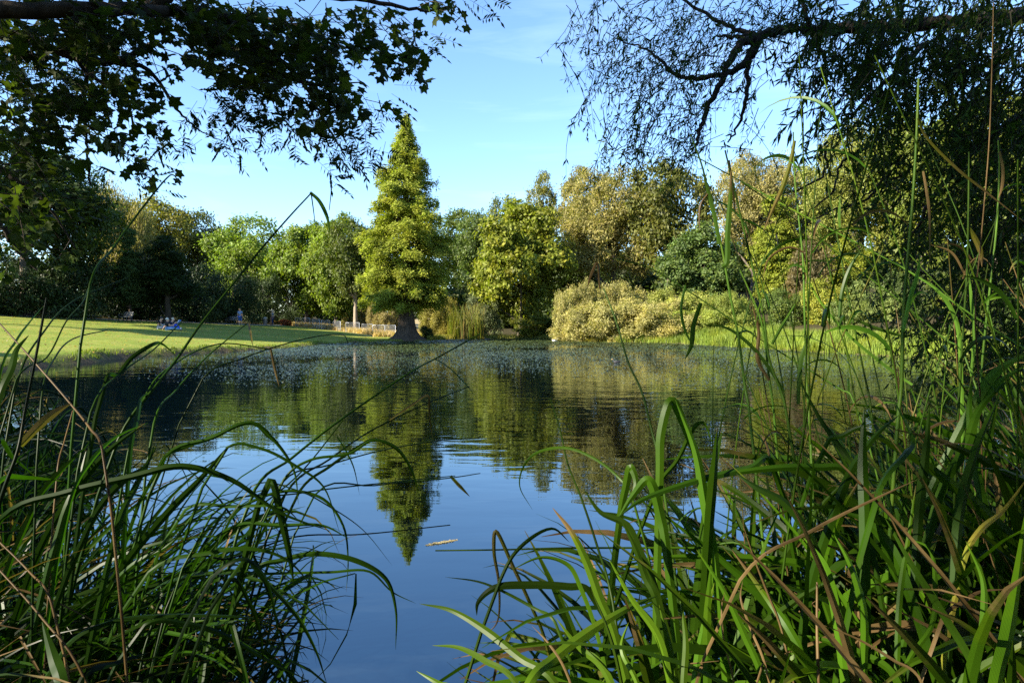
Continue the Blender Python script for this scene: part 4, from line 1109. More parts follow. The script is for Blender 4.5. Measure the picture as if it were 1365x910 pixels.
H(r,'R5',10,1.45,1.45,'b','552,420 520,405 490,404 430,440 406,515', root=False, label='dead leaf curled into a hook')
H(r,'R5',12,1.45,1.5,'g','440,745 470,690 495,650 532,585', root=False, drytip=.2)
r = reed(1.08, 1.5, 'thin reed between the hooked leaf and the tallest reed')
H(r,'R5',8,1.5,1.6,'s','790,960 770,860 720,620 690,460 660,300 620,80')
H(r,'R5',14,1.5,1.5,'g','680,650 690,560 720,470 772,388', root=False)
H(r,'R5',10,1.5,1.5,'g','680,330 678,280 682,215', root=False)
r = reed(1.12, 1.22, 'tallest and thickest reed, bright green, passing in front of the willow')
H(r,'R5',15,1.2,1.25,'s','890,1000 900,910 908,650 920,480 940,250 955,0 962,-200')
H(r,'R5',16,1.2,1.22,'g','905,700 930,580 955,500 968,428', root=False)
H(r,'R5',10,1.2,1.25,'y','960,-60 985,0 1100,120 1200,200 1345,315', root=False)
H(r,'R5',15,1.22,1.22,'b','978,130 990,200 1000,280 1003,470', root=False)
r = reed(1.4, 1.4, 'reed with hanging brown leaves near the edge of the view')
H(r,'R5',10,1.4,1.4,'s','1105,960 1112,850 1125,640 1135,480 1140,250 1142,60')
H(r,'R5',13,1.4,1.4,'b','1128,500 1080,420 1000,390', root=False)
H(r,'R5',18,1.4,1.4,'y','1140,330 1165,370 1185,420 1188,470', root=False)
r = reed(1.55, 1.4, 'reed with a rusty torn leaf hanging beside the willow foliage')
H(r,'R5',10,1.4,1.45,'s','1180,960 1190,800 1215,560 1240,330 1250,120 1246,20')
H(r,'R5',16,1.4,1.4,'b','1250,60 1262,120 1258,190 1245,230', root=False)
H(r,'R5',13,1.4,1.42,'g','1150,860 1160,700 1150,590 1140,480', root=False)
r = reed(1.32, 1.2, 'pale dry reed stalk hanging from the top of the view')
H(r,'RR',5,1.3,1.3,'k','470,905 455,600 470,420 492,160 500,-40 505,-240')
H(r,'RR',26,1.3,1.3,'g','440,905 470,830 520,770 600,725', root=False)
r = reed(1.0, 1.65, 'dark reed with twisted brown leaves standing against the pond')
H(r,'R5',10,1.6,1.65,'s','445,980 430,870 400,660 360,560 325,480')
H(r,'R5',22,1.6,1.6,'b','430,875 388,800 392,700 364,594', root=False)
H(r,'R5',16,1.6,1.6,'g','532,960 535,880 550,770 592,688', root=False)
H(r,'R5',12,1.6,1.6,'g','900,716 800,685 733,655', root=False, drytip=.1)
H(r,'R5',14,1.6,1.6,'g','480,915 440,850 370,760 280,690 198,676', root=False)
r = reed(.52, 1.6, 'thin leaning reed with two dark leaves hanging over the far shore')
H(r,'R5',7,1.6,1.7,'s','720,925 690,910 560,830 400,730 200,595 0,473 -130,440')
H(r,'R5',19,1.65,1.65,'g','186,598 160,680 152,750 128,802', root=False)
H(r,'R5',10,1.65,1.65,'g','130,535 115,620 130,700 168,770', root=False)
H(r,'F',4,1.5,1.7,'s','880,620 868,570 855,520 838,484 822,430 805,385')
H(r,'F',4,1.7,1.7,'b','800,385 796,350 786,370 783,385', root=False)
r = reed(1.62, 1.25, 'long reed stem slanting down from the willow across the reeds')
H(r,'R5',8,1.3,1.6,'s','1400,800 1338,760 1150,640 950,500 750,390 500,260 320,160 150,68')
r = reed(1.35, 1.6, 'second slanting reed stem, lower, with a brown bend')
H(r,'R5',7,1.5,1.7,'s','1120,770 1060,730 880,580 720,460 560,330 330,168')
H(r,'R5',10,1.5,1.55,'g','940,890 910,870 840,820 690,690 580,540 545,412', root=False, drytip=.4)
r = reed(1.5, 1.6, 'arched green reed leaf low under the willow')
H(r,'R5',14,1.5,1.5,'g','1115,930 1100,680 1060,590 1000,530 940,500')
H(r,'R8',24,1.3,1.3,'g','720,420 800,250 880,100 960,20 1040,-30', root=False)

for e in [o for o in bpy.data.objects if o.name.split('.')[0] == 'reed']:
    t = Tuft(); t.x, t.y, t.z = e.location; t.o = np.array(e.location)
    mb, ml = MB(), MB()
    for q in range(9):
        for tr_y in range(12):
            r0 = np.array([t.x+rng.normal()*.14, t.y+rng.normal()*.14, t.z-.03]); hh = rng.uniform(.85, 1.8); a = rng.uniform(0, 6.283); ln = rng.uniform(.03, .38)*hh
            dd = np.array([math.cos(a)*ln, math.sin(a)*ln, 0])
            Q = catmull([r0, r0+dd*.22+[0, 0, hh*.45], r0+dd*.6+[0, 0, hh*.8], r0+dd+[0, 0, hh]], 5)
            qx, qy, _ = proj(Q)
            if (qx[qy < 640] > 930).all() and (np.linalg.norm(Q-CP, axis=1) > .6).all() and (qx > 720).all(): break
        else: continue
        tube(mb, Q-t.o, np.linspace(.0026, .001, len(Q)), 5, dry=rng.uniform(.0, .7), u=0, rnd=rng.random())
        for w_ in range(2):
            i = int(rng.uniform(.35, .95)*(len(Q)-1)); a = rng.uniform(0, 6.283); ll = rng.uniform(.10, .24)
            s_ = np.linspace(0, 1, 9); th = rng.uniform(.2, .7)+rng.uniform(1.2, 2.4)*s_
            d = np.stack([np.sin(th)*math.cos(a), np.sin(th)*math.sin(a), np.cos(th)], 1)
            P = Q[i]+np.cumsum(d, 0)*ll/9
            ribbon(ml, P-t.o, taper(9, rng.uniform(.004, .009)), None, rng.uniform(.2, .6), np.clip(rng.choice([0, .15, .8])+s_*rng.uniform(0, .6), 0, 1), 6, rng.normal()*.6)
    if mb.n: mb.build('thin_stem_foliage', M_BLADE, e, True, color=(.035, .075, .008))
    if ml.n: ml.build('leaf_foliage', M_BLADE, e, True, color=(.03, .075, .006))

# ------------------------------------------------------------------ floating weed, bank grass, fallen leaves
g = np.random.default_rng(31)
X = g.uniform(-17, 18, 420000); Y = 14.5+g.random(420000)**.85*51
d = sdf(X, Y)
nz = wob(X, Y, .22) + .7*wob(X, Y, .63) + .35*wob(X*1.0, Y*2.5, 1.9)
px, py, _ = proj(np.stack([X, Y, 0*X], 1))
dens = np.clip(.55+.5*nz, 0, 1)
edge = np.interp(px, [200, 400, 560, 640, 760, 850, 1000, 1250], [511, 516, 512, 505, 502, 520, 540, 520])
dens *= np.clip((edge-py)/10+g.normal(size=len(X))*.5, 0, 1)
dens *= np.interp(px, [150, 300, 340, 520, 620, 700], [.0, .35, .95, .95, .75, .8])
k = (d < -.15) & (g.random(len(X)) < dens*1.0)
X, Y = X[k], Y[k]
a = np.arange(6)*math.pi/3
r_ = g.uniform(.5, 1.3, len(X))*np.interp(Y, [15, 30, 60], [.017, .026, .055])
tx, ty = g.normal(size=len(X))*.13, g.normal(size=len(X))*.13
jit = g.uniform(.7, 1.2, (len(X), 6))
VX = r_[:, None]*np.cos(a)*jit; VY = r_[:, None]*np.sin(a)*jit
VZ = .006 + np.abs(tx*r_)[:, None] + np.abs(ty*r_)[:, None] + VX*tx[:, None]+VY*ty[:, None]
V = np.stack([X[:, None]+VX, Y[:, None]+VY, VZ], -1).reshape(-1, 3)
m, nt, out = nmat('pondweed_leaf')
rr = N(nt, 'ShaderNodeNewGeometry').outputs['Random Per Island']
p = N(nt, 'ShaderNodeBsdfPrincipled'); L(nt, ramp(nt, rr, [(0, (.03, .05, .018)), (.7, (.05, .07, .022)), (.985, (.07, .085, .03)), (1, (.2, .19, .12))]), p.inputs['Base Color'])
p.inputs['Roughness'].default_value = .25; p.inputs['Specular IOR Level'].default_value = .42; L(nt, p.outputs[0], out.inputs[0])
pw = mk('pondweed', V, [np.arange(len(X)*6).reshape(-1, 6)], m)
tag(pw, 'speckled sheet of small floating pondweed leaves over the far water', 'pondweed', kind='stuff')

def grass_blades(name, X, Y, h, w, color, label, lean=.35, mat=None):
    n = len(X); Z = terrain(X, Y)
    a = g.uniform(0, 6.283, n); hh = h*g.uniform(.4, 1.3, n); ww_ = w*g.uniform(.6, 1.4, n)
    b = np.stack([X, Y, Z-.02], 1); sd = np.stack([np.cos(a), np.sin(a), 0*a], 1)*ww_[:, None]*.5
    la = g.uniform(0, 6.283, n); ll = np.abs(g.normal(size=n))*lean
    tip = b + np.stack([np.cos(la)*ll*hh, np.sin(la)*ll*hh, hh], 1)
    mid = b*.5+tip*.5 + np.stack([-np.cos(la)*ll*hh*.15, -np.sin(la)*ll*hh*.15, hh*.06], 1)
    V = np.stack([b-sd, b+sd, mid+sd*.8, mid-sd*.8, tip], 1).reshape(-1, 3)
    i = np.arange(n)[:, None]*5
    o = mk(name, V, [np.concatenate([i, i+1, i+2, i+3], 1), np.concatenate([i+3, i+2, i+4], 1)], mat or M_LEAF, color=color)
    return tag(o, label, 'grass', kind='stuff')
X = g.uniform(-20, -7, 90000); Y = g.uniform(17, 58, 90000); d = sdf(X, Y)
k = (d > -.08) & (d < .2+.8*np.clip(.2+wob(X, Y, .9), 0, 1.2)) & (np.hypot(X-CX, Y-CY) > 1.6); X, Y = X[k], Y[k]
grass_blades('bank_grass', X, Y, .11, .03, (.12, .165, .022), 'rough grass and weeds along the lawn edge of the pond')
X = g.uniform(8, 28, 260000); Y = g.uniform(15, 56, 260000); d = sdf(X, Y)
k = (d > -.1) & (d < 5.5) & (g.random(len(X)) < np.clip(.55+.5*wob(X, Y, .5), .1, 1)); X, Y = X[k], Y[k]
grass_blades('marsh_grass', X, Y, .2+.5*np.clip(.5+.6*wob(X, Y, .8), 0, 1.3), .035, (.14, .195, .028), 'long bright green grass on the sunny far bank')
X = g.uniform(-8, 12, 60000); Y = g.uniform(52, 72, 60000); d = sdf(X, Y)
k = (d > -.05) & (d < 1.6) & (np.hypot(X-CX, Y-CY) > 2.0); X, Y = X[k], Y[k]
grass_blades('shore_grass', X, Y, .32, .05, (.17, .17, .035), 'yellowish tufts along the far shoreline')
X = g.uniform(-9, 16, 70000); Y = g.uniform(-4, 14, 70000); d = sdf(X, Y)
k = (d > .05) & (d < 7) & (np.hypot(X, Y) > 1.1) & (g.random(len(X)) < np.clip(.6+.5*wob(X, Y, 1.1), .1, 1)); X, Y = X[k], Y[k]
grass_blades('near_grass', X, Y, .22, .012, (.035, .06, .008), 'shaded short grass on the near bank between the sedges')
X = g.uniform(-40, -10, 90000); Y = g.uniform(64, 92, 90000); bxx = np.interp(Y, [60, 70, 78, 86, 95], [-12.5, -13.2, -19, -28, -34])
k = (X-bxx > -.3) & (X-bxx < 7); X, Y = X[k], Y[k]
grass_blades('dry_grass', X, Y, .5, .05, (.36, .27, .12), 'tall straw coloured grass behind the metal barriers')
X = g.uniform(-44, -8, 12000); Y = g.uniform(19, 84, 12000); k = sdf(X, Y) > .2; X, Y = X[k], Y[k]
Pz = np.stack([X, Y, terrain(X, Y)+.02], 1)
nn = norm(np.array([0, 0, 1.])+g.normal(size=Pz.shape)*.35); tt_ = norm(np.cross(nn, g.normal(size=Pz.shape)))
V, Fq = quads_leaf(Pz, tt_, nn, g.uniform(.05, .12, len(X)), g.uniform(.03, .08, len(X)))
o = mk('fallen_leaves', V, [Fq], M_LEAF, color=(.28, .19, .07)); tag(o, 'scattered brown fallen leaves on the lawn', 'leaves', kind='stuff')

# upright pale reeds between the cypress and the maple
rb = empty('reed_bed', (*at(622, 450, 64.5)[:2], 0), 0, 'tall pale reed stand at the waterline between the cypress and the maple', 'reeds')
mb = MB(); ro = np.array(rb.location)
for i in range(420):
    px = g.uniform(597, 645); Dq = g.uniform(64, 66.5); b = at(px, 450, Dq); b[2] = -.05
    h = g.uniform(1.2, 3.6); ln = g.normal()*.12*h
    Q = catmull([b, b+[ln*.3, 0, h*.6], b+[ln, g.normal()*.2, h]], 4)
    ribbon(mb, Q-ro, np.linspace(.06, .02, len(Q)), None, .3, np.full(len(Q), g.uniform(.1, .75)), 3)
mb.build('foliage', M_BLADE, rb, color=(.15, .18, .05))

# ------------------------------------------------------------------ benches, barriers, board
M_WOOD = plain('weathered_wood', (.30, .28, .25), .8, 0, .25, 14)
M_STEEL = plain('galvanised_steel', (.36, .38, .4), .38, .55, .1, 20)
M_IRON = plain('dark_iron', (.03, .03, .032), .5, .3)
def bench(px, D, rz, label):
    P = at(px, 425, D); e = empty('park_bench', (P[0], P[1], gz(P[0], P[1])), rz, label, 'bench', 'benches in front of the dark shrubs')
    mb = MB()
    for i in range(4): box(mb, (0, -.05-.115*i, .44), (1.7, .1, .035))
    mb.build('seat', M_WOOD, e)
    mb = MB()
    for i in range(3): box(mb, (0, .05+.03*i, .56+.125*i), (1.7, .03, .1))
    mb.build('backrest', M_WOOD, e)
    for sx_ in (-.72, .72):
        for yy in (-.38, .02):
            mb = MB(); box(mb, (sx_, yy, .2), (.06, .06, .42)); mb.build('leg', M_IRON, e)
        mb = MB(); box(mb, (sx_, -.2, .66), (.06, .46, .04)); box(mb, (sx_, -.38, .54), (.05, .05, .2)); mb.build('armrest', M_IRON, e)
        mb = MB(); box(mb, (sx_, .1, .62), (.05, .04, .44)); mb.build('back_post', M_IRON, e)
bench(170, 58.5, 2.5-math.pi, 'weathered wooden bench in the shade between two dark evergreen shrubs')
bench(311, 74, 2.6-math.pi, 'wooden bench half hidden behind the walking person')

pts_b = [at(393, 436, 85), at(414, 437, 83.2), at(428, 438, 80), at(440, 438, 80.8), at(458, 440, 77.5), at(482, 441, 75.5), at(497, 441, 73.2), at(513, 443, 72), at(528, 444, 69.5)]
BL = ['first metal barrier of the row, beside the rusty red shrub', 'second metal barrier from the rusty red shrub, turned slightly away', 'third metal barrier, in the row before the oak trunk, standing low in straw grass',
      'fourth metal barrier, overlapping the third one at an angle', 'metal barrier standing right in front of the pale oak trunk', 'metal barrier just past the pale oak trunk',
      'last but one metal barrier before the cypress, sunk in grass', 'last metal barrier, nearest the cypress trunk']
for i in range(8):
    a, b = pts_b[i], pts_b[i+1]
    v = np.array([b[0]-a[0], b[1]-a[1]]); Lb = np.hypot(*v); u_ = v/Lb
    c = (a+b)/2; e = empty('crowd_barrier', (c[0], c[1], gz(c[0], c[1])), math.atan2(v[1], v[0])+rng.normal()*.06, BL[i], 'barrier', 'metal crowd barriers behind the lawn')
    hl = min(Lb, 2.6)/2*.97
    mb = MB()
    tube(mb, [(-hl, 0, .05), (-hl, 0, 1.0), (-hl+.08, 0, 1.1), (hl-.08, 0, 1.1), (hl, 0, 1.0), (hl, 0, .05)], .028, 6)
    tube(mb, [(-hl, 0, .2), (hl, 0, .2)], .02, 5); mb.build('frame', M_STEEL, e)
    mb = MB()
    for q in np.linspace(-hl, hl, 15)[1:-1]: tube(mb, [(q, 0, .2), (q, 0, 1.09)], .011, 4)
    mb.build('bar_grille', M_STEEL, e)
    for q in (-hl*.75, hl*.75):
        mb = MB(); tube(mb, [(q, -.3, .02), (q, -.05, .1), (q, .05, .1), (q, .3, .02)], .02, 5); mb.build('foot', M_STEEL, e)

P = at(549.5, 441, 60.5); e = empty('wooden_board', (P[0], P[1], gz(P[0], P[1])), 0, 'pale rounded board with an orange rim beside the cypress trunk', 'board')
aa = np.linspace(0, 2*math.pi, 24, endpoint=False); hz_, wz_ = .42, .2
ov = np.stack([np.sign(np.cos(aa))*np.abs(np.cos(aa))**.6*wz_, 0*aa, .5+np.sign(np.sin(aa))*np.abs(np.sin(aa))**.6*hz_], 1)
mb = MB(); mb.add(np.vstack([ov+[0, -.02, 0], ov+[0, .02, 0]]), [[i, (i+1) % 24, 24+(i+1) % 24, 24+i] for i in range(24)])
mb.add(ov+[0, -.02, 0], [list(range(24))]); mb.add(ov+[0, .02, 0], [list(range(24))[::-1]])
mb.build('panel', plain('pale_board', (.62, .48, .3), .7), e)
mb = MB(); tube(mb, np.vstack([ov, ov[:1]]), .04, 6); mb.build('rim', plain('orange_rim', (.42, .16, .045), .6), e)
mb = MB(); box(mb, (.1, -.05, .03), (.8, .3, .07)); mb.build('base', plain('pale_base', (.6, .66, .75), .6), e)
P = at(528, 443.5, 58.5); e = empty('white_bag', (P[0], P[1], gz(P[0], P[1])), .4, 'small white bag leaning at the cypress roots on the lawn side', 'bag')
mb = MB(); zb_ = np.array([0, .06, .2, .36, .46, .5]); rb_ = np.array([.16, .2, .19, .16, .08, .04])
tube(mb, np.stack([.03*np.sin(zb_*9), 0*zb_, zb_], 1), rb_, 9); mb.build('sack', plain('white_cloth', (.75, .78, .82), .8), e, True)
mb = MB(); tube(mb, catmull([(-.06, 0, .48), (-.04, 0, .6), (.04, 0, .6), (.06, 0, .48)], 4), .012, 5); mb.build('handle', plain('white_strap', (.7, .72, .75), .7), e)

# ------------------------------------------------------------------ people
def skin_mesh(name, joints, edges, mat, parent, root=0, sub=2):
    names = list(joints); ix = {k: i for i, k in enumerate(names)}
    me = bpy.data.meshes.new(name)
    me.from_pydata([joints[k][:3] for k in names], [(ix[a], ix[b]) for a, b in edges], [])
    o = bpy.data.objects.new(name, me); COL.objects.link(o); o.parent = parent
    o.modifiers.new('skin', 'SKIN')
    for i, k in enumerate(names):
        r = joints[k][3]; sv = me.skin_vertices[0].data[i]; sv.radius = (r, r) if np.isscalar(r) else r; sv.use_root = (i == root)
    o.modifiers['skin'].use_smooth_shade = True
    s = o.modifiers.new('smooth', 'SUBSURF'); s.levels = sub; s.render_levels = sub
    me.materials.append(mat); return o

M_SKIN = plain('skin', (.52, .32, .22), .55, 0, .08)
def person(loc, rz, J, label, clothes, hair_col, hair_r=.105, group=None):
    """J: joints; the body is one skinned surface; clothes are wider skins over some of its bones"""
    e = empty('person', loc, rz, label, 'person', group)
    E_ = [('pelvis','spine'),('spine','chest'),('chest','neck'),('neck','head'),('head','crown')]
    for s in 'LR':
        E_ += [('chest','sh'+s),('sh'+s,'el'+s),('el'+s,'wr'+s),('wr'+s,'ha'+s),('pelvis','hp'+s),('hp'+s,'kn'+s),('kn'+s,'an'+s),('an'+s,'to'+s)]
    R = dict(face=.02, pelvis=.125, spine=.115, chest=.135, neck=.055, head=.092, crown=.07, sh=.062, el=.043, wr=.03, ha=.034, hp=.092, kn=.06, an=.04, to=.036)
    JJ = {}
    for k, p in J.items(): JJ[k] = (*p, R.get(k) or R[k[:-1]])
    B = dict(JJ); EB = list(E_)
    hd = np.array(J['head']); fw = norm(np.array(J.get('face', hd+[0, .12, 0]))-hd)
    B.pop('face', None)
    B['nose'] = (*(hd+fw*.115), .016); EB.append(('head', 'nose'))
    for s in 'LR':
        w_ = np.array(J['wr'+s]); h_ = np.array(J['ha'+s]); dv = norm(h_-w_); sd = norm(np.cross(dv, [.3, .9, .2]))
        for q, (o_, l_) in enumerate(((-.03, .07), (-.01, .085), (.01, .08), (.03, .06))):
            B[f'fin{q}{s}'] = (*(h_+dv*l_+sd*o_), .009); EB.append(('ha'+s, f'fin{q}{s}'))
        B['thumb'+s] = (*(w_+dv*.06+sd*.055), .011); EB.append(('wr'+s, 'thumb'+s))
    skin_mesh('body', B, EB, M_SKIN, e, list(B).index('pelvis'))
    for (nm, bones, grow, mat) in clothes:
        used = []; ed = []
        for a, b in bones: ed.append((a, b)); used += [a, b]
        jj = {}
        for k in dict.fromkeys(used):
            base, fr = (k.split('>') + [None])[:2]
            if fr:
                b2, f = fr.split(':'); f = float(f)
                p = np.array(J[base])*(1-f)+np.array(J[b2])*f; r = JJ[base][3]*(1-f)+JJ[b2][3]*f
            else: p = np.array(J[base]); r = JJ[base][3]
            jj[k] = (*p, r+grow)
        skin_mesh(nm, jj, ed, mat, e, 0, 1)
    up = norm(np.array(J['crown'])-hd)
    c = hd*.5+np.array(J['crown'])*.5 - fw*.022 + up*.012
    lat = np.linspace(.05, 1.75, 8); lon = np.arange(12)*2*math.pi/12; sd = np.cross(fw, up)
    V = np.array([c + hair_r*(math.cos(a)*up*1.05 + math.sin(a)*(math.cos(b)*sd*.93+math.sin(b)*(-fw)*(1.08 if math.sin(b) > 0 else .8))) for a in lat for b in lon])
    i = np.arange(7)[:, None]*12; j = np.arange(12)[None]
    mk('hair', V, [np.stack([i+j, i+(j+1) % 12, i+12+(j+1) % 12, i+12+j], -1).reshape(-1, 4), [list(range(12))]], plain('hair', hair_col, .6, 0, .3, 60), e, True)
    for s in (-1, 1):
        mb = MB(); tube(mb, [hd+fw*.078+up*.015+sd*.033*s, hd+fw*.092+up*.015+sd*.033*s], [.012, .006], 6); mb.build('eye', M_IRON, e)
    return e

STAND = dict(pelvis=(0,0,.96), spine=(0,-.01,1.14), chest=(0,0,1.34), neck=(0,.01,1.5), head=(0,.03,1.62), crown=(0,.02,1.70), face=(0,.14,1.61),
  shL=(-.18,0,1.43), elL=(-.25,-.03,1.16), wrL=(-.27,.05,.92), haL=(-.27,.07,.85), shR=(.18,0,1.43), elR=(.25,-.05,1.17), wrR=(.29,-.02,.94), haR=(.30,0,.87),
  hpL=(-.095,0,.9), knL=(-.09,.06,.5), anL=(-.08,-.06,.1), toL=(-.09,.1,.04), hpR=(.095,0,.9), knR=(.09,.12,.52), anR=(.085,.24,.12), toR=(.09,.4,.06))
def shirt(mat, sl='.75'): return ('shirt', [('pelvis','spine'),('spine','chest'),('chest','shL'),('shL',f'shL>elL:{sl}'),('chest','shR'),('shR',f'shR>elR:{sl}')], .022, mat)
def legs(name, mat, f, grow=.022): return (name, [('pelvis','hpL'),('hpL','knL'),('pelvis','hpR'),('hpR','knR')] + ([('knL',f'knL>anL:{f}'),('knR',f'knR>anR:{f}')] if f else []), grow, mat)
def shoes(mat): return ('shoes', [('anL','toL'),], .012, mat), ('shoes', [('anR','toR'),], .012, mat)
cl = lambda n_, c: plain(n_, c, .85, 0, .12, 12, .1)
P = at(320, 430, 72)
person((P[0], P[1], gz(P[0], P[1])), 0, STAND, 'person in a grey-blue T-shirt and blue shorts walking away over the lawn',
       [shirt(cl('blue_tee', (.20, .29, .46))), legs('shorts', cl('blue_shorts', (.06, .13, .42)), '.15', .03), *shoes(cl('white_shoe', (.6, .64, .72)))], (.16, .11, .07))
P = at(363.5, 431, 82)
S2 = dict(STAND); S2.update(knR=(.09,.02,.5), anR=(.09,-.03,.1), toR=(.1,.12,.04))
person((P[0], P[1], gz(P[0], P[1])), 2.2, S2, 'far person in a grey top and dark blue trousers standing under the oak',
       [shirt(cl('grey_top', (.22, .24, .26)), '.95'), legs('trousers', cl('navy_trousers', (.03, .05, .13)), '.9'), *shoes(cl('black_shoe', (.03, .03, .03)))], (.3, .28, .26))
SIT = dict(pelvis=(0,0,.13), spine=(0,-.03,.3), chest=(0,.05,.5), neck=(0,.11,.64), head=(0,.17,.74), crown=(0,.19,.82), face=(0,.28,.70),
  shL=(-.18,.05,.57), elL=(-.22,.2,.36), wrL=(-.13,.42,.27), haL=(-.1,.48,.25), shR=(.18,.05,.57), elR=(.22,.2,.36), wrR=(.13,.42,.27), haR=(.1,.48,.25),
  hpL=(-.1,.03,.12), knL=(-.14,.45,.15), anL=(-.1,.86,.08), toL=(-.1,.92,.2), hpR=(.1,.03,.12), knR=(.14,.45,.15), anR=(.1,.86,.08), toR=(.1,.92,.2))
def at_ground(px, D): 
    P = at(px, 437, D); return (P[0], P[1], gz(P[0], P[1]))
person(at_ground(212.5, 49), -math.pi/2, SIT, 'person with dark hair in a black jacket sitting hunched on the grass',
       [shirt(cl('black_jacket', (.012, .014, .02)), '1.0'), ('sleeve', [('elL','wrL')], .02, cl('grey_sleeve', (.3, .33, .36))), ('sleeve', [('elR','wrR')], .02, cl('grey_sleeve2', (.3, .33, .36))),
        legs('trousers', cl('pale_trousers', (.3, .32, .36)), '.9'), *shoes(cl('pale_shoe', (.5, .5, .5)))], (.015, .014, .013))
REC = dict(SIT); REC.update(chest=(0,.0,.48), neck=(0,.02,.62), head=(0,.06,.72), crown=(0,.06,.8), face=(0,.17,.71), elL=(-.24,-.06,.36), wrL=(-.2,-.22,.16), haL=(-.2,-.26,.08),
  shL=(-.18,-.02,.56), shR=(.18,-.02,.56), elR=(.22,.14,.38), wrR=(.12,.34,.34), haR=(.09,.4,.34))
person(at_ground(222.5, 48.4), -math.pi/2+.5, REC, 'person with pale fair hair in light blue jeans sitting between the other two',
       [shirt(cl('dark_top', (.02, .025, .035)), '.9'), legs('trousers', cl('light_jeans', (.13, .25, .5)), '.9', .03), *shoes(cl('white_shoe2', (.6, .6, .6)))], (.55, .5, .42), .12)
REC2 = dict(SIT); REC2.update(knL=(-.1,.34,.42), anL=(-.1,.6,.07), toL=(-.1,.75,.04), knR=(.1,.36,.4), anR=(.1,.62,.07), toR=(.1,.77,.04), wrL=(-.08,.34,.52), haL=(-.06,.38,.55), wrR=(.08,.34,.52), haR=(.06,.38,.55))
pc = at_ground(227.5, 48.9)
person(pc, -math.pi/2+.15, REC2, 'fair person in a navy top with royal blue trousers reading on the grass, knees raised',
       [shirt(cl('navy_top', (.015, .025, .06)), '.95'), legs('trousers', cl('royal_trousers', (.03, .09, .55)), '.9', .03), *shoes(cl('blue_shoe', (.08, .15, .4)))], (.5, .45, .35))
e = empty('open_book', (pc[0]+.40, pc[1]+.03, pc[2]+.58), -math.pi/2, 'white and blue open book held up by the reading person', 'book')
mb = MB(); V = np.array([[-.14,.10,-.1],[.0,.0,-.12],[.14,.10,-.1],[-.14,.26,.15],[0,.16,.15],[.14,.26,.15]])
mb.add(np.vstack([V, V+[0,.025,0]]), [[0,1,4,3],[1,2,5,4],[6,9,10,7],[7,10,11,8],[0,3,9,6],[2,8,11,5],[3,4,10,9],[4,5,11,10],[0,6,7,1],[1,7,8,2]]); mb.build('page', cl('paper', (.7, .72, .75)), e)
mb = MB(); V2_ = V*[1.05, 1, 1.05]+[0, .03, 0]; mb.add(np.vstack([V2_, V2_+[0,.012,0]]), [[0,1,4,3],[1,2,5,4],[6,9,10,7],[7,10,11,8],[0,3,9,6],[2,8,11,5],[3,4,10,9],[4,5,11,10],[0,6,7,1],[1,7,8,2]]); mb.build('cover', cl('book_cover', (.12, .25, .6)), e)
# stump and post by the far figure
P = at(361, 431, 81); e = empty('wooden_post', (P[0], P[1], gz(P[0], P[1])), 0, 'short orange-brown post beside the far standing person', 'post')
mb = MB(); tube(mb, [(0,0,-.1),(0,0,.9),(.01,0,1.02),(.01,0,1.08)], [.08,.075,.07,.03], 8); mb.build('shaft', plain('brown_post', (.25, .12, .05), .8), e)
mb = MB(); tube(mb, [(0,0,1.0),(0,0,1.05)], .085, 8); mb.build('cap', M_IRON, e)
P = at(353.5, 432, 80); e = empty('litter_bin', (P[0], P[1], gz(P[0], P[1])), 0, 'small grey-brown litter bin under the oak by the far path', 'bin')
mb = MB(); tube(mb, [(0,0,0),(0,0,.05),(0,0,.75),(0,0,.8)], [.2,.22,.25,.24], 12); mb.build('barrel', plain('bin_body', (.16, .14, .11), .7), e, True)
mb = MB(); tube(mb, [(0,0,.8),(0,0,.86),(0,0,.95)], [.26,.26,.1], 12); mb.build('lid', plain('bin_lid', (.3, .28, .24), .6), e, True)

# ------------------------------------------------------------------ water birds
def duck(px, py, rz, col, label, head=None, s=1.0, neck=.0):
    D = CAMZ*F/(py-432); P = at(px, py, D)
    e = empty('duck', (P[0], P[1], 0), rz, label, 'duck', 'birds on the water')
    J = dict(tail=(0,-.24*s,.12*s,.02*s), rump=(0,-.14*s,.07*s,.07*s), body=(0,0,.05*s,.095*s), breast=(0,.12*s,.07*s,.075*s), neck1=(0,.16*s,(.15+neck*.3)*s,.036*s),
             neck2=(0,.17*s,(.2+neck)*s,.032*s), head=(0,.19*s,(.235+neck)*s,.044*s), face=(0,.235*s,(.23+neck)*s,.028*s))
    ks = list(J); skin_mesh('body', J, list(zip(ks[:-1], ks[1:])), plain('plumage', col, .7, 0, .25, 30), e, 2)
    mb = MB(); tube(mb, np.array([(0,.24*s,(.227+neck)*s),(0,.29*s,(.217+neck)*s),(0,.31*s,(.213+neck)*s)]), [.018*s,.017*s,.008*s], 7); mb.build('bill', plain('bill', (.45, .28, .06), .5), e, True)
    for q in (-1, 1):
        J2 = dict(a=(.075*s*q,.07*s,.09*s,.035*s), b=(.085*s*q,-.05*s,.1*s,.04*s), c=(.04*s*q,-.2*s,.12*s,.014*s))
        skin_mesh('wing', J2, [('a','b'),('b','c')], plain('wing_plumage', tuple(v*.7 for v in col), .7, 0, .25, 30), e, 0, 1)
duck(822, 484, 1.2, (.02, .02, .025), 'black duck among the pondweed in the open middle of the pond', s=.62)
duck(650, 453.8, 1.9, (.05, .04, .035), 'far dark duck near the reed stand', s=1.1)
duck(740, 455, -1.4, (.75, .75, .73), 'white bird on the water at the foot of the bramble bank', s=1.2)

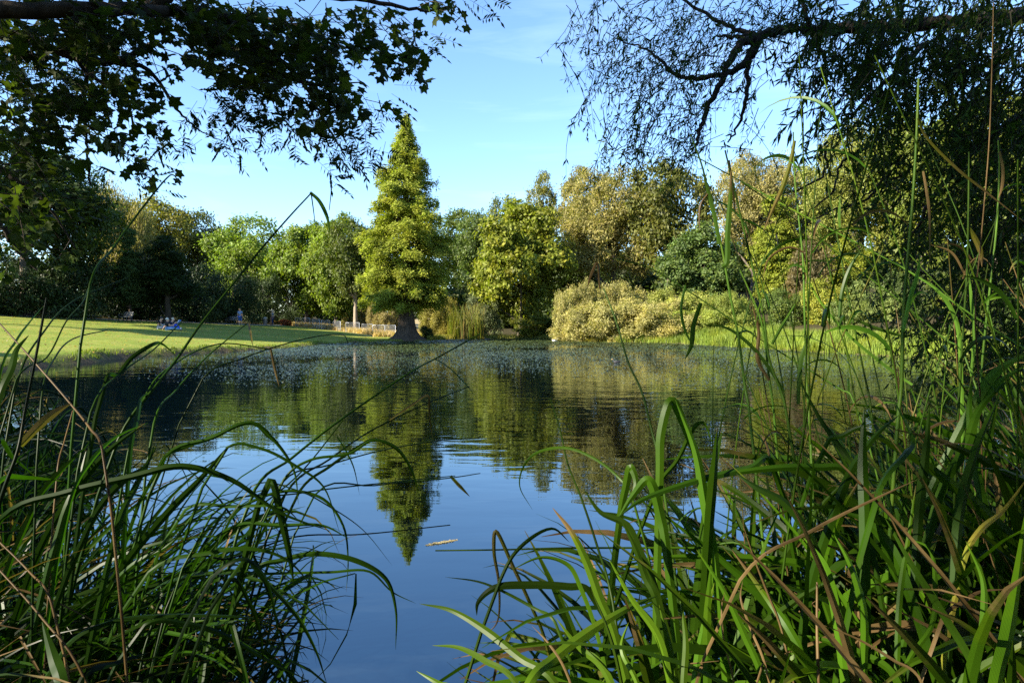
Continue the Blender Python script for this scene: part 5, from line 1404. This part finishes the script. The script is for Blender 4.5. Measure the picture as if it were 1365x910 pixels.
# ------------------------------------------------------------------ light
w = bpy.data.worlds.new('World'); SC.world = w; w.use_nodes = True
wn = w.node_tree; bgd = wn.nodes['Background']
sk = wn.nodes.new('ShaderNodeTexSky'); sk.sky_type = 'NISHITA'; sk.sun_disc = False
sk.sun_elevation = SUN_EL; sk.sun_rotation = SUN_AZ % (2*math.pi)
sk.altitude = 0; sk.air_density = 1.0; sk.dust_density = .05; sk.ozone_density = 4.5
hs = wn.nodes.new('ShaderNodeHueSaturation'); hs.inputs['Saturation'].default_value = 1.02
wn.links.new(sk.outputs[0], hs.inputs['Color']); tcw = N(wn, 'ShaderNodeTexCoord'); mpw = N(wn, 'ShaderNodeMapping'); mpw.inputs['Scale'].default_value = (1.2, 1.2, 9); mpw.inputs['Rotation'].default_value = (.12, .1, 0); L(wn, tcw.outputs['Generated'], mpw.inputs[0])
cir = ramp(wn, noise(wn, 2.2, 6, .6, vec=mpw.outputs[0], dist=.6), [(.5, 0.0), (.85, .12)])
L(wn, mixc(wn, cir, hs.outputs[0], (6, 7.2, 8.2)), bgd.inputs[0])
bgd.inputs[1].default_value = .094
sun = bpy.data.objects.new('sun', bpy.data.lights.new('sun', 'SUN')); COL.objects.link(sun)
sun.data.energy = 5; sun.data.angle = math.radians(.5); sun.data.color = (1, .9, .74)
sun.rotation_euler = Vector((-S[0], -S[1], -S[2])).to_track_quat('-Z', 'Y').to_euler()
SC.view_settings.view_transform = 'Standard'; SC.view_settings.look = 'None'
SC.view_settings.exposure = 2.0; SC.view_settings.gamma = 1; SC.view_settings.use_curve_mapping = False
SC.render.engine = 'CYCLES'
cyc = SC.cycles
cyc.max_bounces = 6; cyc.diffuse_bounces = 3; cyc.glossy_bounces = 3; cyc.transmission_bounces = 3; cyc.transparent_max_bounces = 4
cyc.use_denoising = False; cyc.use_adaptive_sampling = False; cyc.sample_clamp_indirect = 4; cyc.blur_glossy = .6; cyc.denoiser = 'OPENIMAGEDENOISE'; cyc.denoising_input_passes = 'RGB_ALBEDO_NORMAL'; cyc.denoising_prefilter = 'ACCURATE'
cyc.caustics_reflective = False; cyc.caustics_refractive = False
